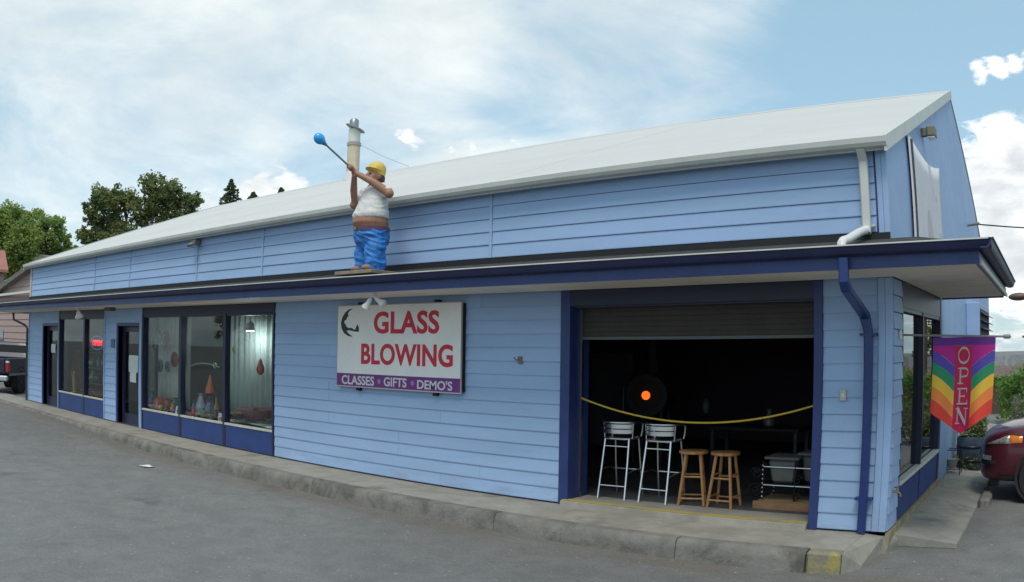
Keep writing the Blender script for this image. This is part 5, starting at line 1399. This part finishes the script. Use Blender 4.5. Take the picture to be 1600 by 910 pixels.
def conifer(px, py_top, dist, h, label, seed, half=1.6):
    rnd = random.Random(seed); c_ = polar(px, dist); top = zof(px, py_top, dist)
    T = thing('conifer_tree', label, 'tree', c_, 'trees beyond the shop')
    mb = MB().tube([(c_.x, c_.y, -.2), (c_.x, c_.y, top * .5), (c_.x, c_.y, top)], [.25, .15, .02], 8)
    clumps = []
    nl = 26
    for i in range(nl):
        f_ = i / (nl - 1); z = top - .1 - f_ * h; r = half * f_ ** .85 + .06
        k = 5 + int(6 * f_)
        for j in range(k):
            a = rnd.uniform(0, 6.28); rr = r * rnd.uniform(.45, 1.35)
            e_ = Vector((c_.x + rr * math.cos(a), c_.y + rr * math.sin(a), z - rr * .22))
            mb.tube([(c_.x, c_.y, z), e_], [.03, .01], 4)
            for t in (.35, .65, .95): clumps.append((Vector((c_.x, c_.y, z)).lerp(e_, t), .10 + .16 * f_ * (1.2 - t)))
    mb.build('trunk', M_BARK, T)
    leaf_obj(leaves(rnd, clumps, 9, .20, 1.0, .3), 'crown', LM_F, T)
conifer(352, 280, 60, 5.0, 'slim dark conifer whose tip shows above the white roof', 41, 2.0)
conifer(432, 293, 66, 2.2, 'small conifer tip just above the white roof ridge', 42, 1.2)
conifer(388, 300, 66, 2.2, 'low conifer tip beside the tall conifer above the roof', 43, 1.3)
# right: hedge, pale shrub, trees along the side street
def shrub(name, box, n, per, size, lm, label, cat, seed, group=None, stems=7):
    x0, x1, y0, y1, z0, z1 = box; rnd = random.Random(seed)
    T = thing(name, label, cat, ((x0 + x1) / 2, (y0 + y1) / 2, 0), group)
    for i in range(stems):
        x_ = x0 + (x1 - x0) * (i + .5) / stems; y_ = (y0 + y1) / 2 + rnd.uniform(-.1, .1)
        MB().tube([(x_, y_, -.05), (x_ + rnd.uniform(-.1, .1), y_, z1 * .45), (x_ + rnd.uniform(-.3, .3), y_ + rnd.uniform(-.2, .2), z1 * .8)], [.03, .022, .008], 5).build('stem', M_BARK, T)
    clumps = []
    for _ in range(n):
        u = rnd.random(); x_ = x0 + (x1 - x0) * u
        ht = z1 * (.86 + .2 * noise.noise(Vector((x_ * 1.1, seed, 0))))
        clumps.append((Vector((x_, rnd.uniform(y0, y1), z0 + (ht - z0) * rnd.random() ** .8)), rnd.uniform(.14, .32)))
    leaf_obj(leaves(rnd, clumps, per, size, 1.0), 'foliage', lm, T)
    return T
shrub('hedge', (-1.35, 7.5, 22.6, 24.2, .1, 1.62), 420, 34, .11, LM_D, 'dense green hedge behind the end of the side pavement', 'hedge', 51)
shrub('hedge', (6.8, 8.4, 12.0, 22.5, .1, 1.9), 420, 26, .13, LM_D, 'tall green hedge across the side street', 'hedge', 52, stems=10)
shrub('pale_shrub', (-.75, .9, 17.6, 18.6, .1, .92), 90, 26, .07, LM_E, 'pale grey green shrub in front of the hedge', 'shrub', 53)
cT = Vector((.15, 33.0, 0))
broad_tree(cT, 3.6, [(0, 0, 2.3, 1.0), (-.3, .2, 1.6, .9), (.7, 0, 2.6, 1.1), (.9, .2, 1.7, 1.1), (-.1, -.2, 2.9, .6)], 130, 40, .16, LM_C, 'yellow green small tree behind the hedge', 61, 'trees beyond the shop', .1)
for k, (x_, y_, h_, lm, lb) in enumerate(((12.5, 19, 6.0, LM_A, 'leafy street tree across the side street nearest the hedge end'), (14.0, 27, 7.0, LM_B, 'dark leafy street tree farther along the side street'))):
    broad_tree((x_, y_, 0), h_, [(0, 0, h_ * .72, h_ * .24), (h_ * .16, 0, h_ * .6, h_ * .2), (-h_ * .16, .4, h_ * .6, h_ * .2), (0, -h_ * .15, h_ * .55, h_ * .2), (.2, .3, h_ * .86, h_ * .14)], 110, 34, .26, lm, lb, 70 + k, 'trees across the side street')
for k, (x_, y_, h_) in enumerate(((-20, -15, 6.5), (-31, -19, 8.0), (-43, -18, 7.0), (-56, -23, 8.5))):  # trees behind the camera, added so the front panes reflect dark foliage
    broad_tree((x_, y_, 0), h_, [(0, 0, h_ * .70, h_ * .26), (h_ * .2, 0, h_ * .55, h_ * .22), (-h_ * .2, .4, h_ * .55, h_ * .22), (0, h_ * .2, h_ * .45, h_ * .22), (.2, .3, h_ * .86, h_ * .14)], 100, 30, .34, (LM_A, LM_B)[k % 2], ('small unseen tree added for window reflections opposite the garage', 'tall unseen tree added for window reflections opposite the display windows', 'unseen tree added for window reflections opposite the second door', 'tallest unseen tree added for window reflections opposite the far end of the shop')[k], 80 + k, 'unseen trees added for window reflections')

# weathered fence behind the hedge
FN = thing('board_fence', 'weathered grey board fence beyond the hedge', 'fence', (2, 30, 0))
M_FEN = mat('fence_grey', (.30, .315, .33), .9, var=.2, vscale=6, per_obj=.15)
rf = random.Random(4)
for i in range(46):
    x_ = -2.6 + i * .2
    B('board', M_FEN, FN, (x_ + .004, x_ + .196, 30.0, 30.025, .02, 1.78 + rf.uniform(-.02, .02)))
for z in (.5, 1.4): B('rail', M_FEN, FN, (-2.6, 6.6, 30.026, 30.08, z, z + .09))
for i in range(5): B('post', M_FEN, FN, (-2.55 + i * 2.25, -2.45 + i * 2.25, 30.081, 30.18, 0, 1.7))
SH = thing('shed', 'low brown roofed shed between the hedge and the fence', 'shed', (.5, 27.5, 0))
B('wall', mat('shed_brown', (.10, .07, .055), .85), SH, (-1.9, 2.4, 26.9, 28.4, 0, 1.18))
MB().prism([(26.7, 1.16), (27.65, 1.48), (28.6, 1.16), (28.6, 1.12), (27.65, 1.43), (26.7, 1.12)], 'x', -2.0, 2.5).build('roof', mat('shed_roof', (.17, .12, .10), .9, var=.2), SH)
B('door', mat('shed_door', (.30, .29, .27), .7), SH, (-1.2, -.5, 26.88, 26.899, .05, 1.05))
p = on_y(1589, 464, 26)
SL = thing('street_lamp', 'brown street lamp head on an arm above the hedge', 'street lamp', (p.x + 1.7, 26, 0))
M_LAMP = mat('brown_metal', (.12, .085, .06), .5, metal=.3)
MB().tube([(p.x + 1.7, 26, -.1), (p.x + 1.7, 26, p.z + .3)], [.07, .05], 10).build('pole', M_LAMP, SL, smooth=True)
MB().tube([(p.x + 1.7, 26, p.z + .1), (p.x + 1.1, 26, p.z + .25), (p.x + .3, 26, p.z + .12)], .025, 8).build('arm', M_LAMP, SL, smooth=True)
MB().ell((p.x + .05, 26, p.z), (.34, .16, .12), 14, 8).build('head', M_LAMP, SL, smooth=True)

# ------------------------------------------------------------------ bits on the side pavement
p = on_z(1515, 737, .05)
BR = thing('plant_barrel', 'dark blue barrel planter with drooping foliage by the side wall', 'planter', (p.x, p.y, .05))
M_BAR = mat('dark_blue_drum', (.03, .055, .085), .5, var=.3, vscale=6)
MB().lathe([(.20, .06), (.235, .10), (.245, .35), (.25, .60), (.24, .62), (.22, .62), (.215, .56)], (p.x, p.y, 0), 22).build('barrel', M_BAR, BR, smooth=True)
for z in (.22, .44): MB().lathe([(.246, z), (.256, z + .01), (.256, z + .03), (.248, z + .04)], (p.x, p.y, 0), 22).build('hoop', M_IRON, BR, smooth=True)
rnd = random.Random(17)
leaf_obj(leaves(rnd, [((p.x + rnd.uniform(-.2, .2), p.y + rnd.uniform(-.2, .2), rnd.uniform(.6, .98)), .12) for _ in range(34)], 26, .06, 1.0, .3), 'foliage', LM_B, BR)
p = on_z(1487, 742, .1)
WS = thing('wire_stand', 'low wire plant stand beside the blue side wall', 'stand', (p.x, p.y, .1))
for dx in (-.14, .14):
    for dy in (-.12, .12): MB().tube([(p.x + dx, p.y + dy, .085), (p.x + dx * .9, p.y + dy * .9, .50)], .008, 6).build('leg', M_IRON, WS)
for z in (.2, .49):
    MB().tube([(p.x + a * .135, p.y + b * .115, z) for a, b in ((-1, -1), (1, -1), (1, 1), (-1, 1))], .007, 6, closed=True).build('shelf_ring', M_IRON, WS)
    for k in range(4): MB().tube([(p.x - .1 + .066 * k, p.y - .115, z), (p.x - .1 + .066 * k, p.y + .115, z)], .005, 5).build('wire', M_IRON, WS)
tag(MB().lathe([(.06, 0), (.09, .12), (.10, .14), (.085, .14), (.08, .11)], (p.x, p.y, .206), 16).build('flower_pot', mat('pale_pot', (.36, .34, .32), .7), None, smooth=True), 'pale flower pot on the lower shelf of the wire stand', 'pot')
tag(leaf_obj(leaves(rnd, [((p.x + rnd.uniform(-.3, .35), p.y + rnd.uniform(.5, 1.6), rnd.uniform(.08, .28)), .12) for _ in range(60)], 20, .06, 1.0), 'weeds', LM_C, None), 'low green weeds by the foot of the side wall', 'weeds', kind='stuff')

# ------------------------------------------------------------------ dark red car at the side pavement
def lerp_tab(tab, s):
    if s <= tab[0][0]: return tab[0][1:]
    for a, b in zip(tab[:-1], tab[1:]):
        if s <= b[0]:
            t = (s - a[0]) / (b[0] - a[0]); t = t * t * (3 - 2 * t) * .35 + t * .65
            return tuple(x + (y - x) * t for x, y in zip(a[1:], b[1:]))
    return tab[-1][1:]
#        s     half-width  top    bottom
CT = [(0.0, .42, .77, .36), (.03, .60, .83, .31), (.09, .74, .885, .275), (.20, .835, .935, .255), (.40, .895, .985, .245), (.75, .92, 1.03, .24), (1.15, .925, 1.075, .24), (3.6, .925, 1.09, .25), (4.15, .90, 1.09, .28), (4.4, .84, 1.05, .34), (4.5, .70, .95, .42)]
def section(s):
    w, top, bot = lerp_tab(CT, s)
    return [(0, bot), (.80 * w, bot), (.95 * w, bot + .05), (.99 * w, bot + .16), (1.0 * w, .58), (.995 * w, .70), (.965 * w, min(top - .10, .84)), (.91 * w, top - .055), (.80 * w, top - .018), (.5 * w, top - .002), (0, top + .004)]
def side_y(s, z):
    pts_ = section(s)[2:9]
    for (y0, z0), (y1, z1) in zip(pts_[:-1], pts_[1:]):
        if z <= z1: return y0 + (y1 - y0) * max(0, (z - z0)) / max(1e-6, z1 - z0)
    return pts_[-1][0]
def make_car(label, paint):
    t = thing('parked_car', label, 'car', (0, 0, 0))
    st = [0, .015, .03, .06, .09, .14, .20, .30, .40, .55, .75, .95, 1.15, 1.6, 2.2, 2.9, 3.6, 3.9, 4.15, 4.3, 4.4, 4.46, 4.5]
    mb = MB(); vv = []; ff = []
    for s in st:
        half = section(s); ring = [(-s, y, z) for y, z in half] + [(-s, -y, z) for y, z in reversed(half[1:-1])]
        vv += ring; n = len(ring)
    for i in range(len(st) - 1): ff += [(i * n + j, i * n + (j + 1) % n, (i + 1) * n + (j + 1) % n, (i + 1) * n + j) for j in range(n)]
    ff += [tuple(range(n)), tuple(range(len(vv) - 1, len(vv) - n - 1, -1))]
    body = mb.add(vv, ff).build('body', paint, t, smooth=True)
    sb = body.modifiers.new('sub', 'SUBSURF'); sb.levels = 1; sb.render_levels = 1
    # cut wheel arches
    for cx_ in (.92, 3.60):
        for sg in (-1, 1):
            MB().lathe([(.385, .70), (.385, .934), (.36, .938), (.345, .93), (.345, .70)], (-cx_, 0, .36), 30, 'y').build('wheel_arch', M_RUB, t, smooth=True) if sg > 0 else MB().lathe([(.385, -.70), (.385, -.934), (.36, -.938), (.345, -.93), (.345, -.70)], (-cx_, 0, .36), 30, 'y').build('wheel_arch', M_RUB, t, smooth=True)
            w = bpy.data.objects.new('wheel', None); COL.objects.link(w); adopt(w, t)
            y0, y1 = .72 * sg, .942 * sg
            MB().lathe([(.21, y0), (.32, y0), (.335, y0 + .02 * sg), (.335, y1 - .03 * sg), (.315, y1), (.22, y1)], (-cx_, 0, .335), 32, 'y').build('tyre', M_RUB, w, smooth=True)
            MB().lathe([(.03, y1 + .004 * sg), (.06, y1 + .0 * sg), (.07, y1 - .03 * sg), (.19, y1 - .03 * sg), (.215, y1 - .0 * sg), (.22, y1 - .02 * sg)], (-cx_, 0, .335), 32, 'y').build('rim', M_STEEL, w, smooth=True)
            for k in range(5):
                a = 2 * math.pi * k / 5
                MB().tube([(-cx_ + .05 * math.cos(a), y1 - .008 * sg, .335 + .05 * math.sin(a)), (-cx_ + .20 * math.cos(a), y1 - .010 * sg, .335 + .20 * math.sin(a))], [.03, .02], 6).build('spoke', M_ALU, w)
    # glasshouse
    M_CG = mat('car_glass', (.012, .014, .016), .06, coat=1.0)
    prof = [(1.10, 1.065), (1.98, 1.58), (2.35, 1.655), (3.5, 1.65), (3.95, 1.57), (4.38, 1.08)]
    mb = MB(); vv = []
    for s, z in prof:
        f_ = (z - 1.06) / .6; w = .875 - .215 * f_
        vv += [(-s, w, z), (-s, -w, z)]
    for s in (1.10, 4.38): pass
    k = len(vv)
    base_ = [(-s, .885 * sg, 1.06) for s, z in prof for sg in (1, -1)]
    vv += base_
    ff = [(2 * i, 2 * i + 1, 2 * i + 3, 2 * i + 2) for i in range(5)] + [(2 * i, 2 * i + 2, k + 2 * i + 2, k + 2 * i) for i in range(5)] + [(2 * i + 1, k + 2 * i + 1, k + 2 * i + 3, 2 * i + 3) for i in range(5)]
    mb.add(vv, ff).build('window_glass', M_CG, t)
    mb = MB()
    for i in (2,):
        s0, s1 = 2.02, 3.9
        mb.add([(-s0, .70, 1.60), (-s0, -.70, 1.60), (-2.35, -.69, 1.685), (-2.35, .69, 1.685), (-3.5, .68, 1.68), (-3.5, -.68, 1.68), (-s1, -.70, 1.60), (-s1, .70, 1.60), (-2.35, .73, 1.62), (-2.35, -.73, 1.62), (-3.5, .73, 1.61), (-3.5, -.73, 1.61)],
               [(0, 1, 2, 3), (3, 2, 5, 4), (4, 5, 6, 7), (0, 3, 8), (3, 4, 10, 8), (4, 7, 10), (1, 9, 2), (2, 9, 11, 5), (5, 11, 6)])
    mb.build('roof_panel', paint, t, smooth=True)
    for sg in (-1, 1):
        for (s0, z0), (s1, z1) in (((1.12, 1.07), (2.0, 1.60)), ((2.62, 1.07), (2.66, 1.62)), ((3.62, 1.07), (3.66, 1.60)), ((4.30, 1.10), (3.92, 1.58))):
            f0, f1_ = (z0 - 1.06) / .6, (z1 - 1.06) / .6
            MB().tube([(-s0, sg * (.882 - .215 * f0), z0), (-s1, sg * (.882 - .215 * f1_), z1)], .032, 6).build('pillar', paint, t)
        # patches that follow the body skin
        def patch(name, s0, s1, zl, zh, material, off=.008, n_=12, m_=4):
            vv = []
            for j in range(m_ + 1):
                for i in range(n_ + 1):
                    s = s0 + (s1 - s0) * i / n_; z = zl(s) + (zh(s) - zl(s)) * j / m_
                    bulge = off * (1.2 if 0 < j < m_ and 0 < i < n_ else .2)
                    vv.append((-s + bulge * .9, sg * (side_y(s, z) + bulge), z))
            return MB().add(vv, [(j * (n_ + 1) + i, j * (n_ + 1) + i + 1, (j + 1) * (n_ + 1) + i + 1, (j + 1) * (n_ + 1) + i) for j in range(m_) for i in range(n_)]).build(name, material, t, smooth=True)
        M_LENS = mat('headlight_lens', (.24, .24, .235), .12, coat=.5, var=.45, vscale=16)
        patch('headlight', .10, .44, lambda s: .755 + .05 * s, lambda s: .765 + .115 * min(1, (s - .1) / .3), M_LENS, .014)
        patch('indicator_lens', .445, .62, lambda s: .78 + .05 * (s - .44), lambda s: .885 - .02 * (s - .44) / .2, mat('amber_lens', (.75, .22, .02), .15, coat=.6), .012, 6, 3)
        patch('fog_lamp', .055, .19, lambda s: .555, lambda s: .615, mat('chrome_lamp', (.72, .73, .74), .12, metal=.9), .012, 6, 2)
        patch('fog_lamp_recess', .03, .26, lambda s: .49, lambda s: .55, M_RUB, .008, 6, 2)
        patch('sill_cladding', .30, .55, lambda s: .30, lambda s: .36, M_RUB, .006, 4, 2)
        patch('tail_lamp', 4.05, 4.42, lambda s: .82, lambda s: 1.0, mat('tail_red', (.35, .01, .01), .15, coat=.6), .01, 6, 3)
        mi = MB(); mi.ell((-1.45, sg * 1.03, 1.13), (.07, .11, .08)); mi.build('mirror', paint, t, smooth=True)
        for s0 in (1.95, 2.98): MB().box(-s0 - .2, -s0, *( (.926, .945) if sg > 0 else (-.945, -.926)), .90, .93).build('door_handle', M_ALU, t)
    MB().add([(.012, -.40, .58), (.012, .40, .58), (-.006, .40, .70), (-.006, -.40, .70), (-.05, -.4, .58), (-.05, .4, .58), (-.05, .4, .70), (-.05, -.4, .70)], [(0, 1, 2, 3), (4, 7, 6, 5), (0, 4, 5, 1), (1, 5, 6, 2), (2, 6, 7, 3), (3, 7, 4, 0)]).build('grille', M_RUB, t)
    return t
M_CAR = mat('dark_red_paint', (.075, .005, .014), .35, coat=.45)
car = make_car('glossy dark red car parked nose to the side pavement', M_CAR)
car.location = (-.93, 12.02, 0.0); car.rotation_euler = (0, 0, math.pi)

# ------------------------------------------------------------------ navy pickup behind the far end of the shop
PK = thing('pickup_truck', 'dark navy pickup truck parked beyond the far end of the shop', 'truck', (0, 0, 0))
M_PK = mat('truck_navy', (.010, .015, .042), .35, coat=.25)
def pk(name, m_, *boxes, bevel=.02, parent=None): return B(name, m_, parent or PK, *boxes, bevel=bevel)
pk('bed_side', M_PK, (.78, .92, -.0, 2.0, .66, 1.14)); pk('bed_side', M_PK, (-.92, -.78, 0, 2.0, .66, 1.14))
tg = pk('tailgate', M_PK, (-.775, .775, -.02, .05, .68, 1.13))
pk('number_plate', M_WHT, (-.16, .16, -.032, -.022, .80, .95), bevel=.004, parent=tg)
pk('latch', M_IRON, (-.1, .1, -.03, -.021, 1.02, 1.08), bevel=.004, parent=tg)
pk('bed_floor', M_PK, (-.775, .775, .055, 2.0, .64, .70)); pk('side_trim', M_STEEL, (.921, .935, .02, 2.0, .60, .675), bevel=.004)
pk('side_trim', M_STEEL, (-.935, -.921, .02, 2.0, .60, .675), bevel=.004)
for sg in (-1, 1):
    pk('tail_lamp', mat('tail_red', (.35, .01, .01)), tuple(sorted((sg * .80, sg * .925))) + (-.035, .10, .72, 1.0), bevel=.008)
    pk('reverse_lamp', mat('lamp_lens', (.78, .78, .76)), tuple(sorted((sg * .81, sg * .922))) + (-.037, .08, 1.005, 1.06), bevel=.005)
pk('bumper', M_ALU, (-.93, .93, -.16, -.04, .44, .60), bevel=.03)
cab = MB().prism([(2.02, .62), (5.0, .62), (5.0, .98), (4.0, 1.08), (3.55, 1.62), (2.3, 1.66), (2.02, 1.15)], 'x', -.90, .90).build('cab', M_PK, PK, bevel=.05)
for sg in (-1, 1): MB().prism([(2.12, 1.16), (3.85, 1.12), (3.5, 1.56), (2.34, 1.60)], 'x', sg * .902, sg * .912).build('side_window', MATS['car_glass'], cab)
MB().box(-.72, .72, 2.10, 2.14, 1.2, 1.55).build('rear_window', MATS['car_glass'], cab)
pk('chassis', M_IRON, (-.5, .5, .1, 4.9, .38, .62), bevel=0)
for yy in (1.08, 4.05):
    for sg in (-1, 1):
        w = bpy.data.objects.new('wheel', None); COL.objects.link(w); adopt(w, PK)
        MB().lathe([(.22, sg * .68), (.36, sg * .68), (.385, sg * .70), (.385, sg * .90), (.36, sg * .93), (.22, sg * .93)], (0, yy, .385), 28, 'x').build('tyre', M_RUB, w, smooth=True)
        MB().lathe([(.05, sg * .93), (.2, sg * .90), (.225, sg * .925)], (0, yy, .385), 24, 'x').build('rim', M_STEEL, w, smooth=True)
        MB().lathe([(.40, sg * .85), (.44, sg * .925), (.47, sg * .926)], (0, yy, .42), 24, 'x', caps=False).build('wheel_arch', M_RUB, PK, smooth=True)
PK.scale = (1, 1, 1)
hd = math.atan2(.665, -.75) - math.pi / 2
corner = on_z(15, 606, .17)
dist_ = 27.2; c_ = polar(16, dist_)
rotm = Matrix.Rotation(hd, 3, 'Z')
PK.rotation_euler = (0, 0, hd); PK.location = Vector((c_.x, c_.y, .165)) - rotm @ Vector((.92, 0, 0))

# ------------------------------------------------------------------ neighbouring house and the red roofed one
M_TANS = mat('pinkish_siding', (.36, .265, .235), .8, var=.06, per_obj=.05)
M_HR = mat('grey_shingle', (.15, .14, .125), .95, var=.25, vscale=8, bump=.4)
NH = thing('neighbour_house', 'pinkish tan sided house with grey gable roof beyond the far end', 'house', (-36, 12, 0))
yh = 12.6
q0 = on_y(48, 417, yh); q1 = on_y(0, 452, yh)
slope = (q0.z - q1.z) / (q0.x - q1.x)
apx = q0.x + 2.2; apz = q0.z + slope * 2.2
ex = q1.x - 1.5; ez = q1.z - slope * 1.5
ex2 = apx + (apx - ex)
wl = MB().prism([(ex + .3, .1), (ex2 - .3, .1), (ex2 - .3, ez + slope * .3 - .15), (apx, apz - .2), (ex + .3, ez + slope * .3 - .15)], 'y', yh + .06, yh + 7).build('wall', mat('joint_brown', (.16, .11, .10), .9), NH)
zz = .1; i = 0
while zz < apz - .3:
    z1_ = zz + .30
    def xat(z): return ex + .3 if z < ez + slope * .3 - .2 else ex + (z - ez + .2) / slope
    a0, a1 = xat(zz), xat(z1_)
    mm = mat('grey_base_siding', (.20, .205, .195), .85, var=.12) if zz < 1.6 else M_TANS
    MB().add([(a0, yh + .02, zz + .006), (2 * apx - a0, yh + .02, zz + .006), (2 * apx - a1, yh + .045, z1_ - .006), (a1, yh + .045, z1_ - .006), (a0, yh + .059, zz + .006), (2 * apx - a0, yh + .059, zz + .006), (2 * apx - a1, yh + .059, z1_ - .006), (a1, yh + .059, z1_ - .006)],
             [(0, 1, 2, 3), (7, 6, 5, 4), (0, 4, 5, 1), (1, 5, 6, 2), (2, 6, 7, 3), (3, 7, 4, 0)]).build('siding_board', mm, wl)
    zz = z1_
MB().prism([(ex, ez), (apx, apz), (ex2, ez), (ex2, ez - .22), (apx, apz - .22), (ex, ez - .22)], 'y', yh - .3, yh + 7.2).build('roof', M_HR, NH)
gl_ = on_y(0, 462, yh - .1).z
B('gutter', M_GUT, NH, (ex + .2, q0.x + 3, yh - .28, yh - .05, gl_ - .05, gl_ + .05))
B('window', MATS['car_glass'], NH, (ex + 1.2, ex + 2.4, yh - .0, yh + .018, 1.2, 2.3))
RH = thing('red_roof_house', 'far house with a faded red roof behind the pinkish house', 'house', (-62, 16, 0))
c0 = on_y(8, 392, 19); c1 = on_y(13, 422, 19)
B('wall', mat('rh_wall', (.32, .24, .2), .8), RH, (c1.x - 9, c1.x - .4, 13.6, 18.8, 0, c1.z - .3))
MB().prism([(c1.x - 10, c0.z), (c0.x, c0.z), (c1.x, c1.z), (c1.x, c1.z - .2), (c1.x - 10, c1.z - .2)], 'y', 13.2, 19.0).build('roof', mat('faded_red_roof', (.44, .19, .16), .8, var=.12, vscale=3), RH)
B('window', MATS['car_glass'], RH, (c1.x - 4, c1.x - 2.6, 13.57, 13.599, 1.6, 3.0))
# conduit and bracket on the shop's far corner
o = thing('corner_pipe', 'dark drain pipe on the far corner of the shop', 'pipe', (XL - .05, YW - .05, SLAB))
MB().tube([(XL - .06, YW - .05, SLAB + .0), (XL - .06, YW - .05, 2.25), (XL - .25, YW - .06, 2.34), (XL - 1.3, YW - .1, 2.50), (XL - 1.4, YW - .1, 2.75)], .035, 8).build('pipe', mat('dark_conduit', (.05, .05, .055)), o, smooth=True)
for z in (.9, 1.8): B('strap', M_IRON, o, (XL - .11, XL - .01, YW - .09, YW - .028, z, z + .03))
